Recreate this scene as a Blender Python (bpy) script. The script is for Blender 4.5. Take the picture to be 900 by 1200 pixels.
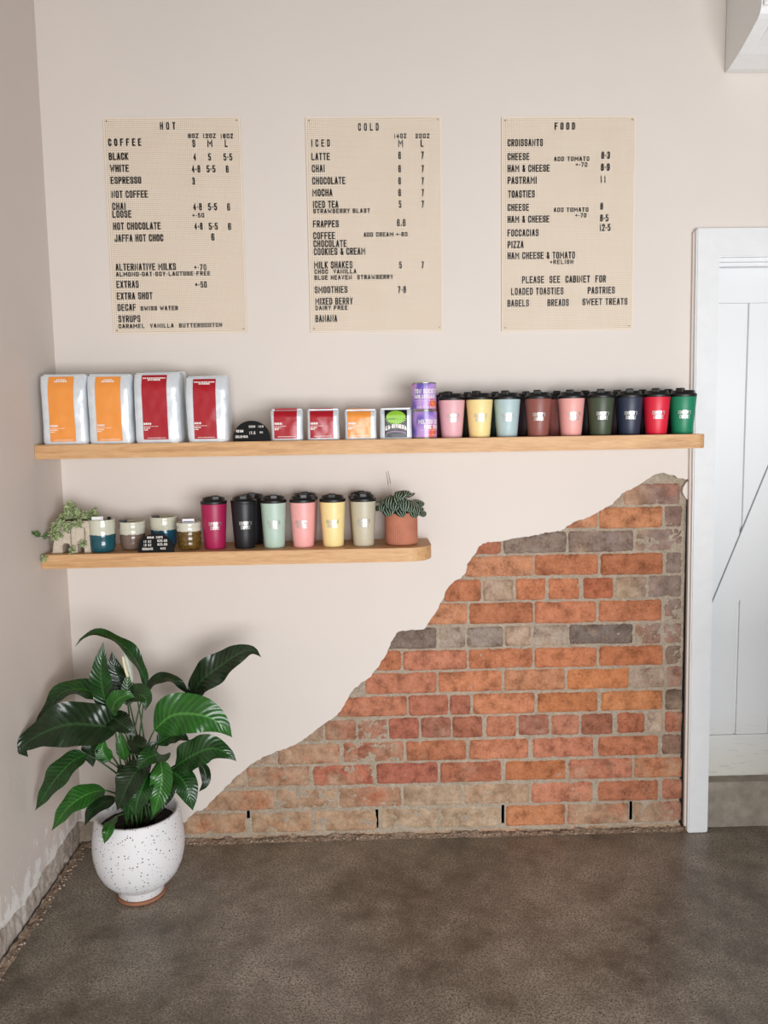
import bpy, bmesh, math, random
from mathutils import Vector, Matrix, noise, geometry
random.seed(7)
PI = math.pi
C = bpy.context.scene.collection
for o in list(bpy.data.objects): bpy.data.objects.remove(o)

# ---------------------------------------------------------------- camera
FP, CX, CD, CZ, PIT, YAW, ROL = 950.0, 1.0472, 2.8201, 1.5025, 0.1075, 0.02223, -0.01616
fw = Vector((math.sin(YAW)*math.cos(PIT), math.cos(YAW)*math.cos(PIT), -math.sin(PIT)))
rt0 = Vector((math.cos(YAW), -math.sin(YAW), 0))
up0 = rt0.cross(fw)
rt = rt0*math.cos(ROL)+up0*math.sin(ROL)
up = -rt0*math.sin(ROL)+up0*math.cos(ROL)
CAM = Vector((CX, -CD, CZ))
cam = bpy.data.cameras.new('camera')
cam.sensor_fit = 'VERTICAL'; cam.sensor_height = 36; cam.lens = FP/1200*36
cam.clip_start = .05; cam.clip_end = 100
co = bpy.data.objects.new('camera', cam); C.objects.link(co)
M = Matrix((rt, up, -fw)).transposed().to_4x4(); M.translation = CAM
co.matrix_world = M
bpy.context.scene.camera = co

# ---------------------------------------------------------------- light, world, exposure
sc = bpy.context.scene
sc.view_settings.view_transform = 'Standard'; sc.view_settings.look = 'None'
sc.view_settings.gamma = 1; sc.view_settings.use_curve_mapping = False
sc.view_settings.exposure = 0.0
w = bpy.data.worlds.new('daylight'); sc.world = w; w.use_nodes = True
bg = w.node_tree.nodes['Background']; bg.inputs[0].default_value = (.9, .95, 1, 1); bg.inputs[1].default_value = 1.0

def area(name, loc, target, sx, sy, power, col):
    l = bpy.data.lights.new(name, 'AREA'); l.shape = 'RECTANGLE'; l.size = sx; l.size_y = sy
    l.energy = power; l.color = col
    o = bpy.data.objects.new(name, l); C.objects.link(o); o.location = loc
    d = Vector(target)-Vector(loc); o.rotation_euler = d.to_track_quat('-Z', 'Y').to_euler()
    return o
area('shopfront_window_light', (2.3, -4.35, 1.02), (2.3, 0, 1.02), 3.0, 1.4, 183, (.985, .99, 1.02))

# ---------------------------------------------------------------- helpers
def ray(u, v): return fw + rt*((u-450)/FP) + up*((600-v)/FP)
def P(u, v, Y=0.0):
    d = ray(u, v); return CAM + d*((Y-CAM.y)/d.y)
def Fl(u, v, Z=0.0):
    d = ray(u, v); return CAM + d*((Z-CAM.z)/d.z)
def YL(u, v):                      # depth at which the left wall is met
    d = ray(u, v)
    if d.x >= 0: return 9
    return CAM.y + d.y*((0-CAM.x)/d.x)

def lin(c):
    if isinstance(c, str):
        c = [int(c[i:i+2], 16)/255 for i in (0, 2, 4)]
    return tuple(x/12.92 if x <= .04045 else ((x+.055)/1.055)**2.4 for x in c)+(1,)

class NT:
    def __init__(s, name):
        s.m = bpy.data.materials.new(name); s.m.use_nodes = True
        s.t = s.m.node_tree; s.b = s.t.nodes['Principled BSDF']
    def n(s, t, **k):
        n = s.t.nodes.new(t)
        for a, b in k.items():
            if a.startswith('i_'):
                key = a[2:]; key = int(key) if key.isdigit() else key.replace('_', ' ')
                n.inputs[key].default_value = b
            else: setattr(n, a, b)
        return n
    def l(s, a, b): s.t.links.new(a, b)
    def coord(s, kind='Object', scale=(1, 1, 1)):
        c = s.n('ShaderNodeTexCoord'); mp = s.n('ShaderNodeMapping'); mp.inputs['Scale'].default_value = scale
        s.l(c.outputs[kind], mp.inputs[0]); return mp.outputs[0]
    def noise(s, co, scale, detail=4, rough=.6):
        n = s.n('ShaderNodeTexNoise'); n.inputs['Scale'].default_value = scale
        n.inputs['Detail'].default_value = detail; n.inputs['Roughness'].default_value = rough
        s.l(co, n.inputs['Vector']); return n.outputs['Fac']
    def ramp(s, f, stops):
        r = s.n('ShaderNodeValToRGB'); e = r.color_ramp.elements
        while len(e) < len(stops): e.new(.5)
        for x, (p, c) in zip(e, stops):
            x.position = p; x.color = c if len(c) == 4 else tuple(c)+(1,)
        s.l(f, r.inputs[0]); return r.outputs[0]
    def mix(s, f, a, b, mode='MIX'):
        m = s.n('ShaderNodeMix', data_type='RGBA', blend_type=mode)
        for sock, val in ((m.inputs[0], f), (m.inputs[6], a), (m.inputs[7], b)):
            if hasattr(val, 'links'): s.l(val, sock)
            else: sock.default_value = val
        return m.outputs[2]
    def math(s, op, a, b=0.0):
        m = s.n('ShaderNodeMath', operation=op)
        for sock, val in ((m.inputs[0], a), (m.inputs[1], b)):
            if hasattr(val, 'links'): s.l(val, sock)
            else: sock.default_value = val
        return m.outputs[0]
    def bump(s, f, strength=.3, dist=.002):
        b = s.n('ShaderNodeBump'); b.inputs['Strength'].default_value = strength; b.inputs['Distance'].default_value = dist
        s.l(f, b.inputs['Height']); s.l(b.outputs[0], s.b.inputs['Normal'])
    def col(s, c):
        if hasattr(c, 'links'): s.l(c, s.b.inputs['Base Color'])
        else: s.b.inputs['Base Color'].default_value = c
        return s
    def rough(s, r, metal=0, spec=.5):
        if hasattr(r, 'links'): s.l(r, s.b.inputs['Roughness'])
        else: s.b.inputs['Roughness'].default_value = r
        s.b.inputs['Metallic'].default_value = metal
        s.b.inputs['Specular IOR Level'].default_value = spec
        return s

def simple(name, c, r=.5, metal=0, var=.06, scale=40, bump=.05, spec=.5):
    k = NT(name); co_ = k.coord(); f = k.noise(co_, scale)
    base = lin(c) if isinstance(c, str) else c
    dk = tuple(x*(1-var*2) for x in base[:3])+(1,)
    lt = tuple(min(1, x*(1+var)) for x in base[:3])+(1,)
    k.col(k.ramp(f, [(.3, dk), (.7, lt)])).rough(r, metal, spec)
    if bump: k.bump(f, bump, .001)
    return k.m

def link(name, me, mat=None, parent=None, loc=None, rz=None):
    o = bpy.data.objects.new(name, me); C.objects.link(o)
    if mat: me.materials.clear(); me.materials.append(mat)
    if parent: o.parent = parent
    if loc is not None: o.location = loc
    if rz is not None: o.rotation_euler = (0, 0, rz)
    return o
def mesh(name, v, f, smooth=False):
    me = bpy.data.meshes.new(name); me.from_pydata([tuple(x) for x in v], [], f); me.update()
    if smooth: me.polygons.foreach_set('use_smooth', [True]*len(me.polygons))
    return me
def obj(name, vf, mat, parent=None, smooth=False, loc=None, rz=None):
    return link(name, mesh(name, vf[0], vf[1], smooth), mat, parent, loc, rz)
def tag(o, label=None, cat=None, group=None, kind=None):
    if label: o['label'] = label
    if cat: o['category'] = cat
    if group: o['group'] = group
    if kind: o['kind'] = kind
    return o
def thing(name, label, cat, loc, rz=0, group=None):
    o = bpy.data.objects.new(name, None); C.objects.link(o); o.empty_display_size = .03
    o.location = loc; o.rotation_euler = (0, 0, rz)
    return tag(o, label, cat, group)
def join(*ms):
    V, F = [], []
    for v, f in ms:
        k = len(V); V += list(v); F += [tuple(i+k for i in q) for q in f]
    return V, F
def box(x0, x1, y0, y1, z0, z1, bev=0, seg=2):
    bm = bmesh.new(); bmesh.ops.create_cube(bm, size=1)
    for v in bm.verts:
        v.co = ((x0+x1)/2+v.co.x*(x1-x0), (y0+y1)/2+v.co.y*(y1-y0), (z0+z1)/2+v.co.z*(z1-z0))
    if bev: bmesh.ops.bevel(bm, geom=bm.edges[:], offset=bev, segments=seg, affect='EDGES', profile=.5)
    bm.verts.index_update()
    r = ([v.co.copy() for v in bm.verts], [tuple(v.index for v in f.verts) for f in bm.faces]); bm.free(); return r
def lathe(prof, n=48, cap0=True, cap1=False):
    V, F = [], []
    for r, z in prof:
        for i in range(n):
            a = 2*PI*i/n; V.append(Vector((r*math.cos(a), r*math.sin(a), z)))
    for k in range(len(prof)-1):
        for i in range(n):
            j = (i+1) % n; F.append((k*n+i, k*n+j, (k+1)*n+j, (k+1)*n+i))
    if cap0: F.append(tuple(range(n-1, -1, -1)))
    if cap1: F.append(tuple(range((len(prof)-1)*n, len(prof)*n)))
    return V, F
def spline(pts, n):
    pts = [Vector(p) for p in pts]
    q = [pts[0]*2-pts[1]]+pts+[pts[-1]*2-pts[-2]]
    out = []; m = len(pts)-1
    for i in range(n+1):
        t = i/n*m; k = min(int(t), m-1); t -= k
        a, b, c, d = q[k:k+4]
        out.append(.5*((2*b)+(c-a)*t+(2*a-5*b+4*c-d)*t*t+(3*b-3*c+d-a)*t**3))
    return out
def tube(pts, r0, r1=None, n=6, seg=12):
    r1 = r0 if r1 is None else r1
    c = spline(pts, seg) if len(pts) > 1 else pts
    V, F = [], []
    for i, p in enumerate(c):
        T = (c[min(i+1, seg)]-c[max(i-1, 0)]).normalized()
        A = T.cross(Vector((.3, 1, .2))).normalized(); B = T.cross(A)
        r = r0+(r1-r0)*i/seg
        for k in range(n):
            a = 2*PI*k/n; V.append(p+A*r*math.cos(a)+B*r*math.sin(a))
    for i in range(seg):
        for k in range(n):
            j = (k+1) % n; F.append((i*n+k, i*n+j, (i+1)*n+j, (i+1)*n+k))
    F.append(tuple(range(n-1, -1, -1))); F.append(tuple(range(seg*n, seg*n+n)))
    return V, F
def prism(poly, y0, y1):            # polygon in x,z extruded along y
    n = len(poly)
    V = [Vector((x, y0, z)) for x, z in poly]+[Vector((x, y1, z)) for x, z in poly]
    tri = geometry.tessellate_polygon([[Vector((x, z, 0)) for x, z in poly]])
    F = []
    for t in tri:
        a, b, c = t
        nrm = (Vector((poly[b][0]-poly[a][0], poly[b][1]-poly[a][1], 0))).cross(Vector((poly[c][0]-poly[a][0], poly[c][1]-poly[a][1], 0))).z
        if nrm < 0: a, b, c = a, c, b
        F.append((a, b, c)); F.append((n+a, n+c, n+b))
    area2 = sum(poly[i][0]*poly[(i+1) % n][1]-poly[(i+1) % n][0]*poly[i][1] for i in range(n))
    for i in range(n):
        j = (i+1) % n
        F.append((j, i, n+i, n+j) if area2 > 0 else (i, j, n+j, n+i))
    return V, F

_c, _d = .22, .14
_O = [(_c, 0), (1-_c, 0), (1, _d), (1, 1-_d), (1-_c, 1), (_c, 1), (0, 1-_d), (0, _d), (_c, 0)]
GL = {'A': [[(0, 0), (.42, 1), (.58, 1), (1, 0)], [(.17, .33), (.83, .33)]], 'B': [[(0, 0), (0, 1), (.75, 1), (.95, .87), (.95, .65), (.75, .53), (0, .53)], [(.75, .53), (1, .4), (1, .13), (.78, 0), (0, 0)]],
 'C': [[(1, .28), (1, _d), (1-_c, 0), (_c, 0), (0, _d), (0, 1-_d), (_c, 1), (1-_c, 1), (1, 1-_d), (1, .72)]], 'D': [[(0, 0), (0, 1), (.7, 1), (1, .82), (1, .18), (.7, 0), (0, 0)]],
 'E': [[(1, 0), (0, 0), (0, 1), (1, 1)], [(0, .52), (.85, .52)]], 'F': [[(0, 0), (0, 1), (1, 1)], [(0, .52), (.85, .52)]], 'G': [[(1, .72), (1, 1-_d), (1-_c, 1), (_c, 1), (0, 1-_d), (0, _d), (_c, 0), (1-_c, 0), (1, _d), (1, .48), (.55, .48)]],
 'H': [[(0, 0), (0, 1)], [(1, 0), (1, 1)], [(0, .52), (1, .52)]], 'I': [[(.5, 0), (.5, 1)]], 'J': [[(1, 1), (1, _d), (1-_c, 0), (_c, 0), (0, _d), (0, .25)]], 'K': [[(0, 0), (0, 1)], [(1, 1), (0, .42)], [(.3, .58), (1, 0)]],
 'L': [[(0, 1), (0, 0), (1, 0)]], 'M': [[(0, 0), (0, 1), (.5, .38), (1, 1), (1, 0)]], 'N': [[(0, 0), (0, 1), (1, 0), (1, 1)]], 'O': [_O], 'P': [[(0, 0), (0, 1), (.75, 1), (1, .87), (1, .6), (.75, .47), (0, .47)]],
 'R': [[(0, 0), (0, 1), (.75, 1), (1, .87), (1, .62), (.75, .5), (0, .5)], [(.55, .5), (1, 0)]], 'S': [[(0, .25), (0, _d), (_c, 0), (1-_c, 0), (1, _d), (1, .38), (1-_c, .5), (_c, .54), (0, .66), (0, 1-_d), (_c, 1), (1-_c, 1), (1, 1-_d), (1, .76)]],
 'T': [[(0, 1), (1, 1)], [(.5, 1), (.5, 0)]], 'U': [[(0, 1), (0, _d), (_c, 0), (1-_c, 0), (1, _d), (1, 1)]], 'V': [[(0, 1), (.5, 0), (1, 1)]], 'W': [[(0, 1), (.22, 0), (.5, .7), (.78, 0), (1, 1)]], 'X': [[(0, 0), (1, 1)], [(0, 1), (1, 0)]],
 'Y': [[(0, 1), (.5, .45), (1, 1)], [(.5, .45), (.5, 0)]], 'Z': [[(0, 1), (1, 1), (0, 0), (1, 0)]], '0': [_O], '1': [[(.2, .8), (.5, 1), (.5, 0)]], '2': [[(0, .75), (0, 1-_d), (_c, 1), (1-_c, 1), (1, 1-_d), (1, .66), (0, 0), (1, 0)]],
 '3': [[(0, .8), (_c, 1), (1-_c, 1), (1, 1-_d), (1, .62), (.75, .52), (.35, .52)], [(.75, .52), (1, .42), (1, _d), (1-_c, 0), (_c, 0), (0, .2)]], '4': [[(.75, 0), (.75, 1), (0, .3), (1, .3)]], '5': [[(.95, 1), (.08, 1), (.05, .55), (.7, .6), (1, .46), (1, _d), (1-_c, 0), (_c, 0), (0, .16)]],
 '6': [[(1, .8), (1-_c, 1), (_c, 1), (0, 1-_d), (0, _d), (_c, 0), (1-_c, 0), (1, _d), (1, .42), (1-_c, .55), (_c, .55), (0, .45)]], '7': [[(0, 1), (1, 1), (.35, 0)]], '8': [[(.25, .53), (.05, .66), (.05, .87), (.25, 1), (.75, 1), (.95, .87), (.95, .66), (.75, .53), (.25, .53), (0, .4), (0, .13), (.25, 0), (.75, 0), (1, .13), (1, .4), (.75, .53)]],
 '9': [[(0, .2), (_c, 0), (1-_c, 0), (1, _d), (1, 1-_d), (1-_c, 1), (_c, 1), (0, 1-_d), (0, .58), (_c, .45), (1-_c, .45), (1, .55)]], '&': [[(1, 0), (.15, .75), (.2, .95), (.45, 1), (.7, .92), (.7, .72), (.05, .33), (.05, .1), (.3, 0), (.6, 0), (1, .4)]],
 '+': [[(0, .5), (1, .5)], [(.5, .3), (.5, .7)]], '·': [[(.35, .45), (.65, .45)]], '.': [[(.35, .06), (.65, .06)]], "'": [[(.5, 1), (.45, .75)]], '$': [[(0, .2), (.3, .08), (.7, .08), (1, .2), (1, .4), (0, .62), (0, .82), (.3, .92), (.7, .92), (1, .8)], [(.5, 0), (.5, 1)]]}
WD = {'I': .12, '1': .45, '·': .3, '.': .25, "'": .25, 'M': 1.65, 'W': 1.7, 'N': 1.25, ' ': .25, '+': .7}
def strokes(s, x0, x1, y0, h, th):
    """block capitals between x0 and x1, returned as flat strokes in 2-D"""
    gap = .92; tot = sum(WD.get(c, 1.0) for c in s)+gap*(len(s)-1)
    W = (x1-x0)-th; k = W/max(tot, .01)
    if tot < .2: k = 0
    V, F = [], []; x = x0+th/2
    for c in s:
        w_ = WD.get(c, 1.0)*k
        for pl in GL.get(c, []):
            pts = [Vector((x+(a if c != 'I' else .5)*w_, y0+th/2+b*(h-th))) for a, b in pl]
            n = len(pts); closed = (pts[0]-pts[-1]).length < 1e-9
            Lr = []
            for i in range(n):
                a = pts[i-1] if i else (pts[n-2] if closed else None); b = pts[i+1] if i < n-1 else (pts[1] if closed else None)
                d1 = (pts[i]-a).normalized() if a is not None else None; d2 = (b-pts[i]).normalized() if b is not None else None
                if d1 is None: d1 = d2
                if d2 is None: d2 = d1
                n1 = Vector((-d1.y, d1.x)); n2 = Vector((-d2.y, d2.x)); m = n1+n2
                m = m.normalized() if m.length > .2 else n1
                Lr.append((pts[i], m*(th/2/max(.55, m.dot(n1))), d1, d2))
            k0 = len(V)
            for i, (p, m, d1, d2) in enumerate(Lr):
                e = Vector((0, 0))
                if not closed and i == 0: e = -d2*th*.5
                if not closed and i == n-1: e = d1*th*.5
                V += [p+e-m, p+e+m]
            for i in range(n-1): F.append((k0+2*i, k0+2*i+2, k0+2*i+3, k0+2*i+1))
        x += w_+gap*k
    return V, F
def text2d(s, bold=0, *a):
    V, F = strokes(s, 0, len(s)*.62, 0, 1, .17+bold); L = len(s)*.62
    return [Vector((v.x/L, v.y, 0)) for v in V], F
def text_on(s, x0, x1, zb, h, y, ext=.0015, bold=.02, thick=.17):   # standing text in an x,z plane facing -y
    V, F = strokes(s, x0, x1, zb, h, h*thick)
    n = len(V)
    if not ext: return [Vector((v.x, y, v.y)) for v in V], F
    A = [Vector((v.x, y-ext, v.y)) for v in V]+[Vector((v.x, y, v.y)) for v in V]; G = list(F)
    for f in F:
        for i in range(4):
            a, b = f[i], f[(i+1) % 4]; G.append((b, a, n+a, n+b))
    return A, G

def wrap(vf, rfun, xs):             # wrap x (metres, centred) around a body of revolution, facing -y
    out = []
    for v in vf[0]:
        r = rfun(v.z)+.0004; a = v.x/r
        out.append(Vector((r*math.sin(a), -r*math.cos(a), v.z)))
    return out, vf[1]

# ---------------------------------------------------------------- materials of the room
def plaster_mat(name, c):
    k = NT(name); co_ = k.coord('Object')
    big = k.noise(co_, 1.6, 3); fine = k.noise(co_, 260, 2); mid = k.noise(co_, 14, 6, .7)
    base = lin(c)
    k.col(k.ramp(big, [(.3, tuple(x*.965 for x in base[:3])), (.7, base)])).rough(.62, 0, .3)
    h = k.math('ADD', k.math('MULTIPLY', mid, .8), k.math('MULTIPLY', fine, .12)); k.bump(h, .22, .006)
    return k.m
M_wall = plaster_mat('cream_plaster', 'DDD4CB')
M_lwall = plaster_mat('cream_plaster_left', 'D6CCC3')
k = NT('flaking_plaster'); co_ = k.coord(); sx = k.n('ShaderNodeSeparateXYZ'); k.l(co_, sx.inputs[0])
big = k.noise(co_, 1.6, 3); mid = k.noise(co_, 14, 6, .7); fl_ = k.noise(k.coord('Object', (1, 1, .6)), 24, 6, .7); b0 = lin('DACFC6')
lowm = k.ramp(sx.outputs[2], [(.06, (.62, .62, .62, 1)), (.30, (.30, .30, .30, 1)), (.62, (.18, .18, .18, 1))])
chip = k.math('MULTIPLY', k.math('SUBTRACT', k.math('ADD', fl_, lowm), .98), 14); cc = k.n('ShaderNodeClamp'); k.l(chip, cc.inputs[0])
k.col(k.mix(cc.outputs[0], k.ramp(big, [(.3, tuple(x*.965 for x in b0[:3])), (.7, b0)]), lin('EFEBE6'))).rough(.65, 0, .3)
k.bump(k.math('ADD', k.math('MULTIPLY', mid, .8), k.math('MULTIPLY', cc.outputs[0], -.5)), .3, .006); M_flake = k.m
M_ceil = simple('painted_ceiling', '6E6963', .8)
M_far = plaster_mat('grey_far_wall', '75706A')
M_edge = simple('broken_plaster_shaded', 'A2917F', .95, var=.3, scale=70, bump=.6, spec=.1)  # bare render brown, with the shade of the edge put into the colour

k = NT('polished_concrete'); c1 = k.coord('Object')
big = k.noise(c1, 1.7, 5, .62); mid = k.noise(c1, 9, 6, .7); fine = k.noise(c1, 170, 3, .7)
vor = k.n('ShaderNodeTexVoronoi'); vor.inputs['Scale'].default_value = 95; k.l(c1, vor.inputs['Vector'])
colA = k.ramp(big, [(.38, lin('524A3E')), (.5, lin('82786A')), (.62, lin('AEA496'))])
colB = k.mix(.55, colA, k.ramp(mid, [(.36, lin('5C5246')), (.64, lin('B0A595'))]), 'MIX')
colC = k.mix(k.ramp(fine, [(.46, (0, 0, 0, 1)), (.56, (.7, .7, .7, 1))]), colB, lin('453B31'))
speck = k.ramp(vor.outputs['Distance'], [(.16, (1, 1, 1, 1)), (.28, (0, 0, 0, 1))])
colD = k.mix(k.mix(1.0, speck, k.ramp(mid, [(.45, (0, 0, 0, 1)), (.55, (.85, .85, .85, 1))]), 'MULTIPLY'), colC, lin('2A221B'))
k.col(colD).rough(k.ramp(mid, [(.3, (.28, .28, .28, 1)), (.8, (.46, .46, .46, 1))]), 0, .45); k.bump(fine, .1, .001)
M_floor = k.m

k = NT('old_brick'); co_ = k.coord('Object')
at = k.n('ShaderNodeVertexColor', layer_name='Col'); sm = k.n('ShaderNodeVertexColor', layer_name='Smear')
n1 = k.noise(co_, 22, 6, .7); n2 = k.noise(co_, 120, 5, .75); n3 = k.noise(co_, 9, 5, .65)
var = k.ramp(n1, [(.34, (.55, .52, .52, 1)), (.5, (1, 1, 1, 1)), (.66, (1.22, 1.3, 1.38, 1))])
b1 = k.mix(1.0, at.outputs['Color'], var, 'MULTIPLY')
b2 = k.mix(k.ramp(n2, [(.33, (.6, .6, .6, 1)), (.43, (0, 0, 0, 1))]), b1, lin('54352A'))
b2 = k.mix(k.ramp(n2, [(.57, (0, 0, 0, 1)), (.72, (.6, .6, .6, 1))]), b2, lin('D8A88A'))
smf = k.math('SUBTRACT', k.math('ADD', sm.outputs['Color'], k.math('MULTIPLY', n3, 1.2)), .95)
smf = k.math('MULTIPLY', smf, 4.0)
mm = k.n('ShaderNodeClamp'); k.l(smf, mm.inputs[0])
sx = k.n('ShaderNodeSeparateXYZ'); k.l(co_, sx.inputs[0])
gz = k.mix(1.0, k.ramp(k.math('MULTIPLY', sx.outputs[0], .4), [(.795, (0, 0, 0, 1)), (.83, (1, 1, 1, 1))]), k.ramp(sx.outputs[2], [(.45, (0, 0, 0, 1)), (.75, (1, 1, 1, 1))]), 'MULTIPLY')
smc = k.mix(gz, k.ramp(n1, [(.35, lin('A08468')), (.65, lin('CDB598'))]), k.ramp(n1, [(.35, lin('776A60')), (.65, lin('A3938A'))]))
k.col(k.mix(k.math('MULTIPLY', mm.outputs[0], .72), b2, smc)).rough(.9, 0, .2)
k.bump(k.math('ADD', n2, k.math('MULTIPLY', n1, .6)), .9, .007); M_brick = k.m
k = NT('lime_mortar'); co_ = k.coord('Object'); n1 = k.noise(co_, 30, 6, .7); n2 = k.noise(co_, 150, 4, .7)
k.col(k.mix(.5, k.ramp(n1, [(.3, lin('A89680')), (.7, lin('D6C6B0'))]), k.ramp(n2, [(.3, lin('756656')), (.7, lin('C2B6A5'))]))).rough(.95, 0, .15)
k.bump(k.math('ADD', n1, n2), .9, .007); M_mortar = k.m
M_dark = simple('dark_cavity', '0E0B09', 1, spec=0)
k = NT('gloss_white_paint'); co_ = k.coord(); n1 = k.noise(co_, 25, 3)
k.col(k.ramp(n1, [(.3, lin('DFE1E1')), (.7, lin('E5E6E6'))])).rough(.5, 0, .25); k.bump(n1, .05, .002); M_white = k.m
k = NT('door_paint'); co_ = k.coord(); sx = k.n('ShaderNodeSeparateXYZ'); k.l(co_, sx.inputs[0])
n1 = k.noise(k.coord('Object', (4, 1, 40)), 3, 4); lo = k.ramp(sx.outputs[2], [(0.17, (1, 1, 1, 1)), (.42, (0, 0, 0, 1))])
scuff = k.mix(1.0, lo, k.ramp(n1, [(.58, (0, 0, 0, 1)), (.7, (.6, .6, .6, 1))]), 'MULTIPLY')
k.col(k.mix(scuff, k.mix(lo, lin('E6E8E8'), lin('DAD8CC')), lin('9A968B'))).rough(.4, 0, .4); M_door = k.m
M_leakblock = simple('leak_blocker_dark', '2A211B', 1)
M_step = simple('painted_step', '9A9183', .7, var=.15, scale=18, bump=.2)

# ---------------------------------------------------------------- room shell
def struct(o): o['kind'] = 'structure'; return o
struct(obj('floor', box(-.06, 4.9, -6.2, .12, -.12, 0), M_floor))
struct(obj('ceiling', box(-.06, 4.9, -6.2, .2, 3.45, 3.55), M_ceil))
# left wall: ragged lower edge over an exposed crumbling base
n = 150; low = []
for i in range(n+1):
    y = -6.2*i/n if i else 0.0
    z = .082+.022*noise.noise((y*3.1, 4, 1))+.016*noise.noise((y*14, 0, 2))+.006*noise.noise((y*50, 7, 2))
    low.append((y, max(z, .03)))
fine = []
for i in range(260):
    y = -2.6*i/260; z = .105+.030*noise.noise((y*3.1, 4, 1))+.018*noise.noise((y*13, 0, 2))+.008*noise.noise((y*45, 7, 2)); fine.append((y, max(z, .03)))
low = fine+[(-2.6, .08), (-6.2, .08)]
poly = [(a, b) for a, b in low]+[(-6.2, 3.45), (0.0, 3.45)]
v, f = prism(poly, 0, .014)          # x->y axis
lw = mesh('wall_left', [Vector((-p.y, p.x, p.z)) for p in v], f)
lo_ = link('wall_left', lw, M_flake); struct(lo_); lw.materials.append(M_edge)
for p in lw.polygons:
    if abs(p.normal.x) < .5: p.material_index = 1
def strip_grid(fn, nu, nv):
    V = [fn(i/nu, j/nv) for i in range(nu+1) for j in range(nv+1)]
    F = [(i*(nv+1)+j, (i+1)*(nv+1)+j, (i+1)*(nv+1)+j+1, i*(nv+1)+j+1) for i in range(nu) for j in range(nv)]
    return V, F
def lbase(a, b):
    y = .02-2.7*a; z = -.01+.16*b
    d = .007*noise.noise((y*6, z*20, 1))+.006*noise.noise((y*40, z*60, 2))+.004*noise.noise((y*120, z*140, 3))
    return Vector((-.013+d-.004*(1-b), y, z))
k = NT('crumbling_render'); co_ = k.coord(); n1 = k.noise(co_, 14, 6, .7); n2 = k.noise(co_, 90, 5, .7)
k.col(k.mix(.45, k.ramp(n1, [(.3, lin('98877A')), (.5, lin('C6BAAE')), (.66, lin('E6DFD8'))]), k.ramp(n2, [(.3, lin('6E5D50')), (.7, lin('D8D0C6'))]))).rough(.95, 0, .1); k.bump(n2, .7, .004); M_crumb = k.m
struct(obj('leak_blocker', box(-.10, -.035, -2.8, .13, -.05, .3), M_leakblock))  # added box hidden behind the left wall, blocks a light leak at the corner
struct(obj('trim_1', strip_grid(lbase, 420, 14), M_crumb, smooth=True))
def lfillet(a, b):
    y = .01-2.7*a; t = b
    wdt = .026+.012*noise.noise((y*6, 1, 1))+.006*noise.noise((y*30, 2, 1))
    x = -.006+wdt*t
    z = .010*(1-t)**1.3+.007*noise.noise((y*35, t*3, 4))*(1-t)+.004*noise.noise((y*90, t*8, 9))*(1-t*.7)-.0015*(t > .9)
    return Vector((x, y, z+.0005))
k = NT('dirt_fillet'); co_ = k.coord(); n1 = k.noise(co_, 30, 6, .75); n2 = k.noise(co_, 120, 4)
k.col(k.mix(.4, k.ramp(n1, [(.3, lin('40332A')), (.45, lin('8A7462')), (.7, lin('BFA992'))]), k.ramp(n2, [(.3, lin('4A3A2E')), (.7, lin('B5A391'))]))).rough(.95, 0, .1); k.bump(n2, .8, .004); M_dirt = k.m
struct(obj('trim_2', strip_grid(lfillet, 420, 6), M_dirt, smooth=True))

# back wall plaster with the broken diagonal edge
edge_px = [(97, 962), (140, 963), (180, 962), (216, 964), (222, 957), (229, 951), (237, 950), (246, 941), (256, 931), (266, 921), (278, 909), (289, 900), (300, 892),
           (312, 886), (323, 881), (338, 876), (353, 869), (368, 857), (381, 847), (390, 842), (399, 834), (406, 822), (413, 809), (422, 801), (433, 794), (440, 786),
           (446, 778), (453, 766), (457, 756), (459, 751), (463, 745), (467, 740), (482, 738), (497, 738), (503, 729), (508, 722), (514, 711), (520, 700), (524, 690), (531, 682), (540, 677),
           (546, 671), (548, 661), (555, 652), (561, 641), (566, 637), (576, 635), (590, 634), (602, 631), (614, 629), (627, 627), (641, 624), (652, 623), (661, 620), (668, 615),
           (676, 610), (688, 607), (696, 603), (704, 598), (716, 592), (724, 584), (729, 578), (737, 574), (746, 570), (757, 563), (766, 557), (775, 554), (785, 556), (795, 560), (803, 562),
           (806, 560)]
edge = []
for (a, b) in edge_px:
    p = P(a, b, 0); edge.append((p.x, p.z))
edge[0] = (-.014, edge[0][1])
dense = []
for (x0, z0), (x1, z1) in zip(edge, edge[1:]):
    L = math.hypot(x1-x0, z1-z0); m = max(1, int(L/.007))
    for i in range(m):
        t = i/m; x = x0+(x1-x0)*t; z = z0+(z1-z0)*t
        dense.append((x+.0035*noise.noise((x*70, z*70, 3)), z+.004*noise.noise((x*60, z*60, 8))+.003*noise.noise((x*150, z*150, 5))))
xr = 2.225; zr = edge[-1][1]
poly = dense+[(xr, zr), (xr, 2.11), (3.13, 2.11), (3.13, -.02), (4.9, -.02), (4.9, 3.45), (-.014, 3.45)]
v, f = prism(poly, 0, .013)
wb = mesh('wall_back', v, f); struct(link('wall_back', wb, M_wall)); wb.materials.append(M_edge)
for p in wb.polygons:
    if abs(p.normal.y) < .5 and p.center.x < 2.2 and p.center.z < 1.4: p.material_index = 1
# small island of plaster left beside the architrave
isl = [P(a, b, 0) for a, b in ((807, 563), (804, 566), (801, 571), (800, 576), (802, 581), (805, 585), (807, 586))]
struct(obj('trim_3', prism([(p.x, p.z) for p in isl]+[(2.19, isl[-1].z), (2.19, isl[0].z)], .001, .013), M_wall))

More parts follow.
